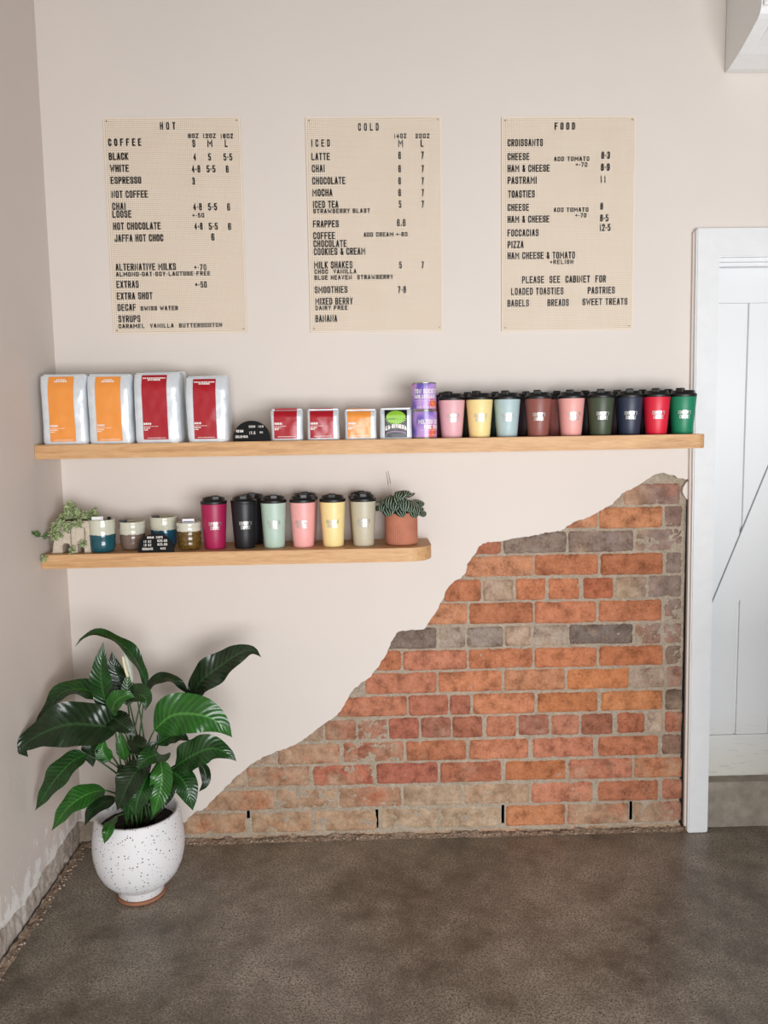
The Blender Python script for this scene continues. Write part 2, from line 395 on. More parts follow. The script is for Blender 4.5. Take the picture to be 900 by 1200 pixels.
# bricks: (top z, bottom z, [(x0, x1, colour, smear)])
O, R, T, G, D, K, S = 'B4653A', 'A3553A', 'BF7D55', '8F857A', '6B635C', '3A332E', 'A8917C'   # orange red tan grey darkgrey black smeared
rows = [
 (568, 592, 700, [(690, 729, S, .5), (732, 798, R, .62)]),
 (595, 619, 700, [(655, 701, T, .25), (703, 776, 'C17A4C', .1), (780, 802, R, .7)]),
 (622, 647, 700, [(556, 587, R, .3), (590, 664, D, .25), (667, 742, '7A6C66', .35), (746, 802, '9A7468', .68)]),
 (649.5, 674, 700, [(545, 625, T, .25), (628, 701, O, 0), (704, 778, 'B06034', .0), (782, 803, '96786A', .75)]),
 (677, 701.5, 700, [(520, 563, O, .15), (566, 602, S, .4), (605, 640, O, 0), (643, 679, O, .0), (684, 719, 'B2572F', 0), (722, 758, S, .55), (761, 802, '9A7A6A', .66)]),
 (704.5, 729, 700, [(498, 548, T, .15), (551, 625, O, .05), (627, 699, 'B3653E', 0), (702, 776, O, .0), (780, 802, '8F6A58', .6)]),
 (732, 755.5, 700, [(455, 512, D, .2), (515, 545, G, .3), (548, 590, '7D766E', .25), (592, 622, S, .4), (625, 665, 'A59788', .35), (667, 742, '5C5856', .25), (745, 775, 'A4705C', .5), (778, 802, '9C7060', .5)]),
 (758.5, 781, 700, [(440, 470, O, .2), (473, 547, 'B3684A', .1), (550, 624, O, .1), (627, 700, 'B9683B', 0), (703, 777, 'B3602F', 0), (781, 801, '5A4136', .5)]),
 (784, 808, 700, [(428, 511, 'B5694A', .2), (514, 588, 'BB6E44', .1), (592, 662, T, .05), (666, 738, 'BA692F', 0), (742, 779, 'AA9585', .4), (782, 800, '94685C', .5)]),
 (811, 834, 700, [(396, 477, 'B86D4C', .3), (480, 525, R, .2), (527, 552, 'A4543C', .2), (555, 626, 'B4683F', .1), (630, 701, 'BC6A30', .0), (705, 776, 'BA7038', .1), (781, 800, K, .35)]),
 (837, 860.5, 700, [(355, 379, S, .5), (381, 417, 'A06048', .45), (419, 454, 'A0644E', .45), (456, 491, 'A2503A', .25), (494, 528, '9A5240', .35), (531, 566, R, .25), (570, 605, 'B56A4A', .1), (608, 644, '9A5442', .3), (647, 679, 'B26C50', .2), (682, 719, '9A5238', .15), (724, 756, 'A65432', .1), (759, 778, 'B3A08C', .5), (780, 799, R, .35)]),
 (864, 887, 700, [(296, 323, S, .45), (325, 398, 'B06A4A', .58), (402, 473, 'A85A40', .48), (476, 546, 'B4663F', .3), (551, 620, 'B66A46', .1), (625, 696, 'B5684A', .1), (702, 772, 'B3643E', .1), (777, 799, '7E5E50', .4)]),
 (890, 913, 700, [(262, 288, S, .5), (290, 363, 'AE6C4C', .55), (366, 438, 'A24A30', .45), (441, 513, '9A4632', .25), (517, 588, 'AC5C3C', .32), (593, 663, 'B4622C', .05), (667, 741, 'AE6448', .35), (744, 799, 'B0683F', .35)]),
 (916.5, 939.5, 700, [(238, 321, 'B47048', .55), (323, 395, 'AE7458', .7), (398, 470, 'AE6040', .5), (473, 541, S, .7), (545, 620, 'B08466', .62), (624, 694, 'B26A4C', .3), (702, 772, 'AE623E', .25), (777, 799, 'A86448', .35)]),
 (942.5, 966, 700, [(205, 288, 'B47448', .55), (294.5, 365, 'AE7850', .66), (368, 440, 'AA7450', .68), (446.5, 515, 'B09A7E', .8), (517, 587, 'B09A7E', .8), (593.5, 662, 'B56E40', .35), (665, 737, 'AC7254', .5), (743.5, 799, '9C6450', .5)]),
 (969, 982, 700, [(200, 290, S, .6), (294, 352, 'A08468', .7), (355, 404, S, .6), (407, 480, 'A88468', .7), (484, 553, 'B08C6E', .6), (556, 618, 'B0805E', .5), (622, 664, '9C8A78', .7), (667, 720, 'A87A62', .6), (724, 799, '94806E', .7)]),
]
YB = .010
V, F, cols, sms = [], [], [], []
for (vt, vb, uz, bs) in rows:
    zt, zb = P(uz, vt, YB).z, P(uz, vb, YB).z
    if zb < 0: zb = -.01
    vm = (vt+vb)/2
    zm = (zt+zb)/2; zt += .003; zb -= .003
    for (u0, u1, c, smr) in bs:
        def xat(u):      # x at this course's height
            v_ = vm
            for _ in range(4):
                p = P(u, v_, YB); v_ += (p.z-zm)*330
            return P(u, v_, YB).x
        x0, x1 = xat(u0)-.003+random.uniform(-.002, .002), xat(min(u1, 799.5))+.003+random.uniform(-.002, .002)
        zt_, zb_2 = zt+random.uniform(-.002, .002), zb+random.uniform(-.002, .002)
        yo = random.uniform(-.0015, .0025)+(.003 if smr > .4 else 0)
        nx = max(4, int((x1-x0)/.0065)); nz = max(4, int((zt-zb)/.0065))
        base = lin(c); jit = random.uniform(.9, 1.1); base = tuple(min(1, (q*.75+g*.25)*jit*1.17) for q, g in zip(base[:3], (.46, .30, .21)))+(1,)
        sd = random.uniform(0, 100); k0 = len(V)
        for j in range(nz+1):
            for i in range(nx+1):
                a, b = i/nx, j/nz
                x = x0+(x1-x0)*a; z = zb_2+(zt_-zb_2)*b
                ed = min(x-x0, x1-x, z-zb_2, zt_-z)
                cx_ = min(x-x0, x1-x); cz_ = min(z-zb_2, zt_-z)
                y = YB+yo+.0045*noise.noise((x*30+sd, z*40, sd))+.0042*noise.noise((x*85, z*85+sd, 3))+.0032*noise.noise((x*190, z*190+sd, 6))
                if ed < 1e-6:
                    y = YB+.0105
                    q = .004*noise.noise((x*45, z*45, sd))
                    if cx_ < 1e-6: x += q+(.004 if a < .5 else -.004)*(1 if cz_ < .012 else 0)
                    if cz_ < 1e-6: z += q*.8+(.003 if b < .5 else -.003)*(1 if cx_ < .012 else 0)
                elif ed < .008: y += .0004
                V.append(Vector((x, y, z)))
        for j in range(nz):
            for i in range(nx):
                F.append((k0+j*(nx+1)+i, k0+j*(nx+1)+i+1, k0+(j+1)*(nx+1)+i+1, k0+(j+1)*(nx+1)+i)); cols.append(base); sms.append(smr)
me = mesh('bricks', V, F, True)
ca = me.color_attributes.new('Col', 'FLOAT_COLOR', 'CORNER'); cs = me.color_attributes.new('Smear', 'FLOAT_COLOR', 'CORNER')
fc, fs = [], []
for c, s_ in zip(cols, sms):
    fc += list(c)*4; fs += [s_, s_, s_, 1]*4
ca.data.foreach_set('color', fc); cs.data.foreach_set('color', fs)
bw = struct(link('wall_brick', me, M_brick))
# mortar bed with the open weep slots
xe = P(800, 800, YB).x
weeps = [(291, 950, .004), (442.5, 961, .005), (590, 955, .005), (740, 951, .006)]
slots = []
for u, vc, hw in weeps:
    p = P(u, vc, YB); slots.append((p.x-hw, p.x+hw, p.z-.034, p.z+.036))
nx, nz = 420, 270; x0, x1, z0, z1 = -.03, xe, -.02, 1.34
V = []; F = []
for j in range(nz+1):
    for i in range(nx+1):
        x = x0+(x1-x0)*i/nx; z = z0+(z1-z0)*j/nz
        V.append(Vector((x, YB+.0065+.003*noise.noise((x*25, z*25, 1))+.0022*noise.noise((x*80, z*80, 4)), z)))
for j in range(nz):
    for i in range(nx):
        xc = x0+(x1-x0)*(i+.5)/nx; zc = z0+(z1-z0)*(j+.5)/nz
        if any(a < xc < b and c < zc < d for a, b, c, d in slots): continue
        F.append((j*(nx+1)+i, j*(nx+1)+i+1, (j+1)*(nx+1)+i+1, (j+1)*(nx+1)+i))
obj('mortar_bed', (V, F), M_mortar, bw, True)
obj('cavity', box(-.06, 2.24, .10, .14, -.05, 1.6), M_dark, bw)
# crumbling fillet along the foot of the brick wall and under the door
def bfillet(a, b):
    x = -.01+2.22*a
    wdt = .030+.010*noise.noise((x*5, 1, 6))+.006*noise.noise((x*25, 2, 6))
    t = b; y = .014-wdt*t
    z = .012*(1-t)**1.2+.008*noise.noise((x*28, t*4, 4))*(1-t)+.004*noise.noise((x*80, t*8, 9))*(1-t*.6)
    if t < .3: z -= .004*(noise.noise((x*9, 3, 3)) > -.1)
    return Vector((x, y, z))
struct(obj('trim_4', strip_grid(bfillet, 420, 6), M_dirt, smooth=True))
# small loose crumbs lying in the joint: uncountable
Vc, Fc = [], []
for i in range(260):
    if random.random() < .6: px, py = random.uniform(0, 2.15), random.uniform(-.022, -.002)
    else: px, py = random.uniform(.004, .03), random.uniform(-1.3, -.03)
    s = random.uniform(.002, .006); k0 = len(Vc)
    for a, b, c in ((1, 0, 0), (-1, 0, 0), (0, 1, 0), (0, -1, 0), (0, 0, 1), (0, 0, -1)):
        Vc.append(Vector((px+a*s*random.uniform(.6, 1.4), py+b*s*random.uniform(.6, 1.2), .006+c*s*random.uniform(.5, 1))))
    for t in ((0, 2, 4), (2, 1, 4), (1, 3, 4), (3, 0, 4), (2, 0, 5), (1, 2, 5), (3, 1, 5), (0, 3, 5)): Fc.append(tuple(k0+q for q in t))
o = obj('mortar_crumbs', (Vc, Fc), simple('crumbs', 'B5A592', .95, var=.35, scale=60), None)
tag(o, 'loose crumbs of mortar along the foot of the brick and left walls', 'rubble', kind='stuff')

# other walls of the room (behind and beside the photographer), with the window openings
V = join(box(-.06, .6, -4.55, -4.45, 0, 3.45), box(3.8, 4.9, -4.55, -4.45, 0, 3.45), box(.6, 3.8, -4.55, -4.45, 0, .25), box(.6, 3.8, -4.55, -4.45, 1.8, 3.45))
struct(obj('wall_front', V, M_far))
V = join(box(4.9, 5.0, -6.2, -4.1, 0, 3.45), box(4.9, 5.0, -1.9, .2, 0, 3.45), box(4.9, 5.0, -4.1, -1.9, 0, .3), box(4.9, 5.0, -4.1, -1.9, 2.3, 3.45))
struct(obj('wall_right', V, M_far))
struct(obj('wall_shade_blocker', box(2.42, 4.88, -1.65, -1.55, 0, 1.08), M_far))   # added waist-high blocker, unseen to the right: shades the foot of the door

# ---------------------------------------------------------------- door
dl = P(817, 268, -.03).x; dz = P(830, 267, -.03).z; di = P(844, 301, -.03).x; diz = P(850, 301, -.03).z
DR = 3.16
# door casing: L/U shaped frame, with a back band
casing = prism([(dl+.020, 0.001), (di+.013, .001), (di, diz), (DR-.085, diz), (DR-.085, .001), (DR, .001), (DR, dz), (dl, dz)], -.03, -.004)
bm = bmesh.new(); mtmp = mesh('x', *casing); bm.from_mesh(mtmp)
bmesh.ops.dissolve_limit(bm, angle_limit=.01, verts=bm.verts[:], edges=bm.edges[:])
bmesh.ops.bevel(bm, geom=[e for e in bm.edges if e.calc_face_angle(0) > 1], offset=.004, segments=2, affect='EDGES')
bm.to_mesh(mtmp); bm.free()
door = tag(link('door_1', mtmp, M_white), kind='structure')
ba = prism([(dl+.013, .02), (dl+.023, .02), (dl+.004, dz-.004), (DR-.004, dz-.004), (DR-.004, .02), (DR+.006, .02), (DR+.006, dz-.012), (DR-.006, dz+.002), (dl+.006, dz+.002), (dl-.006, dz-.012)], -.0125, .0)
obj('back_band', ba, M_lwall, door)
obj('jamb', join(box(dl+.03, di-.001, -.004, .16, 0, diz+.05), box(DR-.086, DR-.02, -.004, .16, 0, diz+.05), box(dl+.03, DR-.02, -.004, .16, diz, diz+.06)), M_white, door)
obj('head_bead', join(box(di, DR-.085, -.012, .004, diz-.014, diz+.001, .003), box(di, DR-.085, .004, .03, diz-.026, diz-.0, .003)), M_white, door)
zb_ = P(840, 909, .07).z; zt_ = P(840, 323, .1).z; zrail = P(850, 355.5, .07).z; zlow = P(850, 861, .07).z
lf = obj('door_leaf', box(di-.02, DR-.08, .082, .11, zb_, diz+.02), M_door, door)
obj('top_rail', box(di-.02, DR-.08, .068, .083, zrail, diz+.02, .003), M_door, lf)
obj('bottom_rail', box(di-.02, DR-.08, .066, .083, zb_, zlow, .003), M_door, lf)
bx0 = P(871, 600, .07).x-.0015; wB = bx0-P(842, 600, .07).x+.04; xb = bx0-wB
bds = []
while xb < DR-.08:
    bds.append(box(max(xb+.0006, di-.02), min(xb+.1194, DR-.08) if xb > di else bx0-.0006, .070, .083, zlow+.001, zrail-.0005, .0009, 1)); xb = bx0 if xb < bx0-.01 else xb+.12
obj('vee_boards', join(*bds), M_door, lf)
p0 = P(834, 706, .065); p1 = P(900, 546, .065); d = (p1-p0).normalized(); nn = Vector((d.z, 0, -d.x))
q0 = p0-d*.06; q1 = p1+d*.75
def bar(a, b, off0, off1, y0, y1):
    return prism([((a+nn*off0).x, (a+nn*off0).z), ((a+nn*off1).x, (a+nn*off1).z), ((b+nn*off1).x, (b+nn*off1).z), ((b+nn*off0).x, (b+nn*off0).z)], y0, y1)
q1 = p0+d*(min((zrail-.02-p0.z)/d.z, .95))
obj('brace', bar(q0, q1, .004, .095, .066, .0715), M_door, lf)
obj('brace_groove_shade', bar(q0, q1, .0, .0035, .0675, .0705), simple('groove_shade_grey', '8E9192', .8), lf)  # grey strip paints the shadow line along the brace edge
zs = P(840, 917, .012).z
obj('door_step', box(di-.05, DR-.05, .012, .16, -.01, zs, .006), M_step, door)

# ---------------------------------------------------------------- wall mounted air conditioner
k = NT('white_abs'); n1 = k.noise(k.coord(), 80); k.col(k.ramp(n1, [(.3, lin('E6E6E4')), (.7, lin('EBEBEA'))])).rough(.35, 0, .5); M_abs = k.m
ax = P(849, 86, 0).x; az = P(849, 86, 0).z
ac = thing('air_conditioner', 'white split system air conditioner on the wall above the door', 'air conditioner', (ax, 0, az))
prof = [(-.004, 0), (-.03, .001), (-.10, .018), (-.17, .043), (-.225, .066), (-.238, .075), (-.245, .088), (-.248, .11), (-.246, .24), (-.236, .28), (-.2, .30), (-.004, .30)]
nP = len(prof); W_ = .82
V = [Vector((0, y, z)) for y, z in prof]+[Vector((W_, y, z)) for y, z in prof]
F = [tuple(range(nP)), tuple(range(2*nP-1, nP-1, -1))]+[(i, nP+i, nP+(i+1) % nP, (i+1) % nP) for i in range(nP)]
obj('casing', (V, F), M_abs, ac)
obj('front_panel', box(.004, W_-.004, -.258, -.246, .092, .27, .005), M_abs, ac)
def slanted(x0, x1, s0, s1, off, th):   # plate hugging the sloped underside
    def pt(s): 
        y = -.03-s*.195; z = .001+s*.065; return y, z
    (ya, za), (yb2, zb2) = pt(s0), pt(s1); nyy, nzz = -.316*0-.3, -.95
    V = []
    for x in (x0, x1):
        for y, z in ((ya, za), (yb2, zb2)):
            for h in (off, off+th): V.append(Vector((x, y+nyy*h, z+nzz*h)))
    return V, [(0, 1, 3, 2), (4, 6, 7, 5), (0, 4, 5, 1), (2, 3, 7, 6), (1, 5, 7, 3), (0, 2, 6, 4)]
obj('air_outlet', slanted(.05, W_-.05, .42, .62, -.002, .0035), simple('black_slot', '070707', .8), ac)
obj('louvre', slanted(.045, W_-.05, .63, .93, .001, .006), M_abs, ac)
obj('vent_grille', join(*[slanted(.03, W_-.06, .14+.05*i, .165+.05*i, .0, .002) for i in range(4)]), simple('grey_plastic', '9B9693', .6), ac)

# ---------------------------------------------------------------- menu boards
k = NT('pegboard_hessian'); co_ = k.coord(); n1 = k.noise(co_, 12, 4); n2 = k.noise(k.coord('Object', (300, 1, 20)), 3, 2)
k.col(k.mix(.4, k.ramp(n1, [(.3, lin('E4D4BF')), (.7, lin('ECDECB'))]), k.ramp(n2, [(.3, lin('DBCAB4')), (.7, lin('EFE2D0'))]))).rough(.75, 0, .25); M_board = k.m
M_bedge = simple('board_edge', '9C8468', .8)
M_letter = simple('black_letters', '14110F', .45)
M_screw = simple('brass_screw', '8C7B5A', .4, .8)
BW, BH = .450, .700
def pegmesh():
    nx, nz = 68, 106; mx = .003; px = (BW-2*mx)/nx; pz = (BH-2*mx)/nz; r = .0015; V = []; F = []
    idx = {}
    for j in range(nz+1):
        for i in range(nx+1):
            idx[i, j] = len(V); V.append((mx+i*px, 0, mx+j*pz))
    for j in range(nz):
        for i in range(nx):
            cx_, cz_ = mx+(i+.5)*px, mx+(j+.5)*pz; k0 = len(V)
            for q in range(8):
                a = PI/4*q-3*PI/4; V.append((cx_+r*math.cos(a), 0, cz_+r*math.sin(a)))
            for q in range(8):
                a = PI/4*q-3*PI/4; V.append((cx_+r*math.cos(a), .0035, cz_+r*math.sin(a)))
            c = [idx[i, j], idx[i+1, j], idx[i+1, j+1], idx[i, j+1]]
            for s in range(4):
                a0, a1, a2 = k0+2*s, k0+2*s+1, k0+(2*s+2) % 8
                F.append((c[s], c[(s+1) % 4], a2, a1)); F.append((c[s], a1, a0))
            for q in range(8):
                F.append((k0+q, k0+(q+1) % 8, k0+8+(q+1) % 8, k0+8+q))
            F.append(tuple(k0+8+q for q in range(8)))
    # border
    k0 = len(V); o_ = [(0, 0), (BW, 0), (BW, BH), (0, BH)]; 
    for x, z in o_: V.append((x, 0, z))
    for x, z in o_: V.append((x, .005, z))
    bot = [idx[i, 0] for i in range(nx+1)]; top = [idx[i, nz] for i in range(nx+1)]; lef = [idx[0, j] for j in range(nz+1)]; rig = [idx[nx, j] for j in range(nz+1)]
    F.append(tuple([k0, k0+1]+bot[::-1])); F.append(tuple([k0+2, k0+3]+top)); F.append(tuple([k0+3, k0]+lef)); F.append(tuple([k0+1, k0+2]+rig[::-1]))
    for s in range(4): F.append((k0+(s+1) % 4, k0+s, k0+4+s, k0+4+(s+1) % 4))
    F.append((k0+7, k0+6, k0+5, k0+4))
    me = mesh('pegboard', V, F); me.materials.append(M_board); me.materials.append(M_bedge)
    nf = len(me.polygons)
    for p in me.polygons:
        if abs(p.normal.y) < .5 and p.index < nf-10: p.material_index = 1
        elif p.center.y > .003 and p.index < nf-6: p.material_index = 1
    return me
PEG = pegmesh()
L_, S_ = 33, 21
hot = [('H O T', 375, 452, 118, L_), ('8OZ', 515, 568, 168, S_), ('12OZ', 590, 655, 168, S_), ('16OZ', 678, 742, 169, S_), ('C O F F E E', 115, 280, 200, L_), ('S', 537, 552, 206, L_), ('M', 613, 638, 206, L_), ('L', 700, 714, 206, L_),
 ('BLACK', 118, 215, 271, L_), ('4', 542, 556, 274, L_), ('5', 617, 631, 274, L_), ('5·5', 694, 738, 274, L_), ('WHITE', 124, 218, 331, L_), ('4·8', 534, 577, 334, L_), ('5·5', 609, 653, 334, L_), ('6', 706, 720, 335, L_),
 ('ESPRESSO', 127, 280, 391, L_), ('3', 536, 550, 395, L_), ('NOT COFFEE', 131, 313, 461, L_), ('CHAI', 135, 202, 522, L_), ('4·8', 541, 585, 524, L_), ('5·5', 616, 661, 524, L_), ('6', 712, 727, 525, L_),
 ('LOOSE', 136, 231, 561, L_), ('+·50', 538, 597, 567, S_), ('HOT CHOCOLATE', 140, 378, 621, L_), ('4·8', 547, 589, 622, L_), ('5·5', 620, 665, 622, L_), ('6', 717, 732, 623, L_), ('JAFFA HOT CHOC', 146, 391, 681, L_), ('6', 633, 648, 676, L_),
 ('ALTERNATIVE MILKS', 152, 455, 826, L_), ('+·70', 547, 608, 828, 28), ('ALMOND·OAT·SOY·LACTOSE·FREE', 154, 627, 861, S_), ('EXTRAS', 156, 268, 914, L_), ('+·50', 552, 610, 915, 30), ('EXTRA SHOT', 158, 337, 972, L_),
 ('DECAF', 162, 254, 1030, L_), ('SWISS WATER', 277, 465, 1034, S_), ('SYRUPS', 166, 276, 1087, L_), ('CARAMEL  VANILLA  BUTTERSCOTCH', 167, 687, 1121, S_)]
cold = [('C O L D', 341, 445, 123, L_), ('14OZ', 521, 584, 168, S_), ('20OZ', 628, 700, 168, S_), ('I C E D', 106, 200, 204, L_), ('M', 542, 567, 205, L_), ('L', 655, 670, 205, L_), ('LATTE', 107, 199, 272, L_), ('6', 543, 557, 266, L_), ('7', 657, 671, 265, L_),
 ('CHAI', 109, 174, 332, L_), ('6', 543, 557, 333, L_), ('7', 658, 672, 333, L_), ('CHOCOLATE', 111, 277, 393, L_), ('6', 543, 557, 394, L_), ('7', 658, 672, 394, L_), ('MOCHA', 112, 212, 453, L_), ('6', 543, 557, 453, L_), ('7', 658, 672, 453, L_),
 ('ICED TEA', 114, 242, 512, L_), ('5', 545, 559, 511, L_), ('7', 658, 672, 511, L_), ('STRAWBERRY BLAST', 116, 401, 545, S_), ('FRAPPES', 115, 244, 610, L_), ('6.6', 536, 580, 604, L_), ('COFFEE', 116, 225, 669, L_), ('ADD CREAM +·60', 369, 589, 663, S_),
 ('CHOCOLATE', 117, 284, 709, L_), ('COOKIES & CREAM', 119, 378, 748, L_), ('MILK SHAKES', 120, 313, 816, L_), ('5', 547, 561, 816, L_), ('7', 658, 672, 816, L_), ('CHOC  VANILLA', 122, 333, 849, S_), ('BLUE HEAVEN  STRAWBERRY', 122, 517, 878, S_),
 ('SMOOTHIES', 123, 288, 940, L_), ('7·8', 540, 582, 940, L_), ('MIXED BERRY', 126, 315, 998, L_), ('DAIRY FREE', 127, 288, 1031, S_), ('BANANA', 127, 236, 1085, L_)]
food = [('F O O D', 343, 445, 119, L_), ('CROISSANTS', 107, 284, 202, L_), ('CHEESE', 107, 216, 272, L_), ('ADD TOMATO', 340, 517, 283, S_), ('8·3', 577, 620, 265, L_), ('+·70', 449, 507, 312, S_), ('HAM & CHEESE', 107, 318, 331, L_), ('8·9', 575, 619, 325, L_),
 ('PASTRAMI', 107, 253, 391, L_), ('11', 571, 601, 385, L_), ('TOASTIES', 109, 243, 460, L_), ('CHEESE', 107, 214, 527, L_), ('ADD TOMATO', 338, 512, 539, S_), ('8', 572, 586, 521, L_), ('+·70', 447, 502, 567, S_), ('HAM & CHEESE', 107, 316, 586, L_), ('8·5', 571, 613, 580, L_),
 ('12·5', 568, 623, 628, L_), ('FOCCACIAS', 106, 262, 655, L_), ('PIZZA', 107, 187, 714, L_), ('HAM CHEESE & TOMATO', 107, 445, 768, L_), ('+RELISH', 320, 436, 801, S_), ('PLEASE  SEE  CABINET  FOR', 179, 600, 888, L_), ('LOADED TOASTIES', 124, 387, 948, L_),
 ('PASTRIES', 509, 645, 943, L_), ('BAGELS', 106, 214, 1008, L_), ('BREADS', 307, 414, 1005, L_), ('SWEET TREATS', 482, 708, 1000, L_)]
for (nm, bx, bz, txt, ox, sc_) in (('HOT', .2045, 1.8215, hot, 100, .23333), ('COLD', .8705, 1.8185, cold, 340, .23342), ('FOOD', 1.523, 1.8140, food, 570, .23342)):
    t = thing('menu_board', {'HOT': 'peg letter menu board headed HOT, leftmost of three on the wall', 'COLD': 'peg letter menu board headed COLD, middle one of three on the wall', 'FOOD': 'peg letter menu board headed FOOD, nearest the white door'}[nm], 'menu board', (bx, -.0065, bz), 0, 'perforated menu boards on the wall')
    link('panel', PEG, None, t)
    for bx_ in (.03, BW-.05): obj('backing_batten', box(bx_, bx_+.02, .005, .0065, .03, BH-.03), M_bedge, t)
    for sx_ in (.012, BW-.012):
        for sz_ in (.012, BH-.012):
            v, f = lathe([(.0028, 0), (.0028, .0008), (.0015, .0016)], 10, True, True)
            obj('screw', ([Vector((p.x+sx_, -p.z, p.y+sz_)) for p in v], f), M_screw, t)
    for (s, u0, u1, vc, h) in txt:
        a = P(ox+u0*sc_, 120+vc*sc_, -.008); b = P(ox+u1*sc_, 120+vc*sc_, -.008)
        hh = h*sc_/950*(CD+.0)*1.0
        z = (a.z+b.z)/2
        if s in ('+·50', '+·70'): pass
        obj('lettering', text_on(s, a.x-bx, b.x-bx, z-hh/2-bz, hh, -.0002, .0022, 0,   .15 if h > 25 else .19), M_letter, t)

# ---------------------------------------------------------------- shelves
def wood(name, seed):
    k = NT(name); c0 = k.coord('Object', (1.2, 14, 14)); w_ = k.noise(c0, 4+seed*.1, 5, .6)
    c2 = k.coord('Object', (4, 60, 60)); f2 = k.noise(c2, 6, 3, .6)
    c3 = k.coord('Object', (2, 1, 1)); b3 = k.noise(c3, 2.5, 2)
    a = k.ramp(w_, [(.3, lin('B08052')), (.48, lin('CFA06D')), (.62, lin('D9AE7E')), (.75, lin('BE8F5E'))])
    k.col(k.mix(.35, a, k.ramp(f2, [(.3, lin('A87B50')), (.7, lin('E0B98C'))]))).rough(.5, 0, .35); k.bump(f2, .12, .001); return k.m
M_wood = wood('oak_plank', 1); M_wood2 = wood('oak_plank_lower', 4)
zU = 1.4555; zLs = 1.103; TH = .0455
def shelf(name, xe, z, rad, m, label):
    SD = .22; pts = [(.0015, 0), (.0015, -SD)]
    for i in range(9):
        a = -PI/2+PI/2*i/8; pts.append((xe-rad+rad*math.cos(a), -SD+rad+rad*math.sin(a)))
    pts.append((xe, -.0))
    n = len(pts); V = [Vector((x, y, -TH)) for x, y in pts]+[Vector((x, y, 0)) for x, y in pts]
    F = [tuple(range(n-1, -1, -1)), tuple(range(n, 2*n))]+[(i, (i+1) % n, n+(i+1) % n, n+i) for i in range(n)]
    bm = bmesh.new(); me = mesh(name, V, F); bm.from_mesh(me); bmesh.ops.recalc_face_normals(bm, faces=bm.faces[:])
    bmesh.ops.bevel(bm, geom=[e for e in bm.edges if abs(e.verts[0].co.z-e.verts[1].co.z) < .001], offset=.002, segments=2, affect='EDGES')
    bm.to_mesh(me); bm.free(); o = link(name, me, m, None, (0, -.0005, z)); tag(o, label, 'shelf', 'floating oak shelves'); return o
shelf('floating_shelf', 2.152, zU, .03, M_wood, 'long upper oak wall shelf holding coffee bags and short cups')
shelf('floating_shelf', 1.263, zLs, .085, M_wood2, 'shorter lower oak wall shelf with a rounded right end')
def at_shelf(u, v, Y, z):          # x on the shelf at depth Y for pixel column u
    return P(u, v, Y).x

# ---------------------------------------------------------------- reusable cups
M_lid = simple('black_lid', '121212', .42, var=.05, bump=0)
M_silver = simple('silver_print', 'D9D9D6', .28, .85, var=.03, bump=0)
cupmat = {}
def cm(c):
    if c not in cupmat: cupmat[c] = simple('matt_cup_'+c, c, .42, 0, .02, 60, .02, .45)
    return cupmat[c]
def cup_meshes(H, rb, rtop):
    rf = lambda z: rb+(rtop-rb)*(z/H)
    body = lathe([(rb-.004, 0), (rb-.001, .0008), (rb, .003), (rf(H*.3), H*.3), (rf(H*.6), H*.6), (rtop-.0003, H-.003), (rtop-.001, H), (rtop-.004, H)], 56, True, True)
    lid = lathe([(rtop-.003, -.002), (rtop, -.001), (rtop+.0006, .001), (rtop+.0006, .0075), (rtop-.0006, .0095), (rtop-.005, .011), (rtop-.0062, .013), (rtop-.0068, .0185), (rtop-.008, .0198), (rtop-.0115, .0198), (rtop-.0125, .0185), (rtop-.013, .0135), (.01, .0125)], 56, True, True)
    capb = join(box(-.012, .012, -rtop+.006, -rtop+.030, .0125, .0275, .003), box(-.0085, .0085, -rtop+.022, .012, .0125, .019, .0025))
    lg = text_on("CONROY'S", -.021, .021, H*.53, .0118, 0, 0, 0, .15); lg2 = text_on('COFFEE', -.0165, .0165, H*.53-.0140, .0118, 0, 0, 0, .15)
    logo = wrap(join(lg, lg2), rf, None)
    return mesh('body', *body, True), mesh('lid', *lid, True), mesh('flip_cap', *capb), mesh('logo', *logo)
SMALL = cup_meshes(.1225, .0335, .0435); TALL = cup_meshes(.1495, .034, .0425)
for k_, c_ in ((SMALL, 'S'), (TALL, 'T')):
    for me in k_[1:3]: me.materials.append(M_lid)
    k_[3].materials.append(M_silver)
def auto(me):
    try: me.set_sharp_from_angle(angle=.7)
    except Exception: pass
for s_ in (SMALL, TALL): auto(s_[0]); auto(s_[1])
def cup(kind, u, v, Y, z, c, s_logo, s_cap, label, group, back=False):
    x = P(u, v, Y).x
    va = math.atan2(CX-x, Y+CD)
    t = thing('reusable_cup', label, 'cup', (x, Y, z), va+(math.asin(max(-.95, min(.95, s_logo)))), group)
    H = .1225 if kind is SMALL else .1495
    b = link('body', kind[0].copy(), cm(c), t)
    ld = link('lid', kind[1], None, t, (0, 0, H)); ld.rotation_euler[2] = va+math.asin(max(-.95, min(.95, s_cap)))-t.rotation_euler[2]
    link('flip_cap', kind[2], None, ld)
    if not back: link('logo', kind[3], None, t)
    return t
gU = 'short reusable cups on the upper shelf'; gL = 'tall reusable cups on the lower shelf'
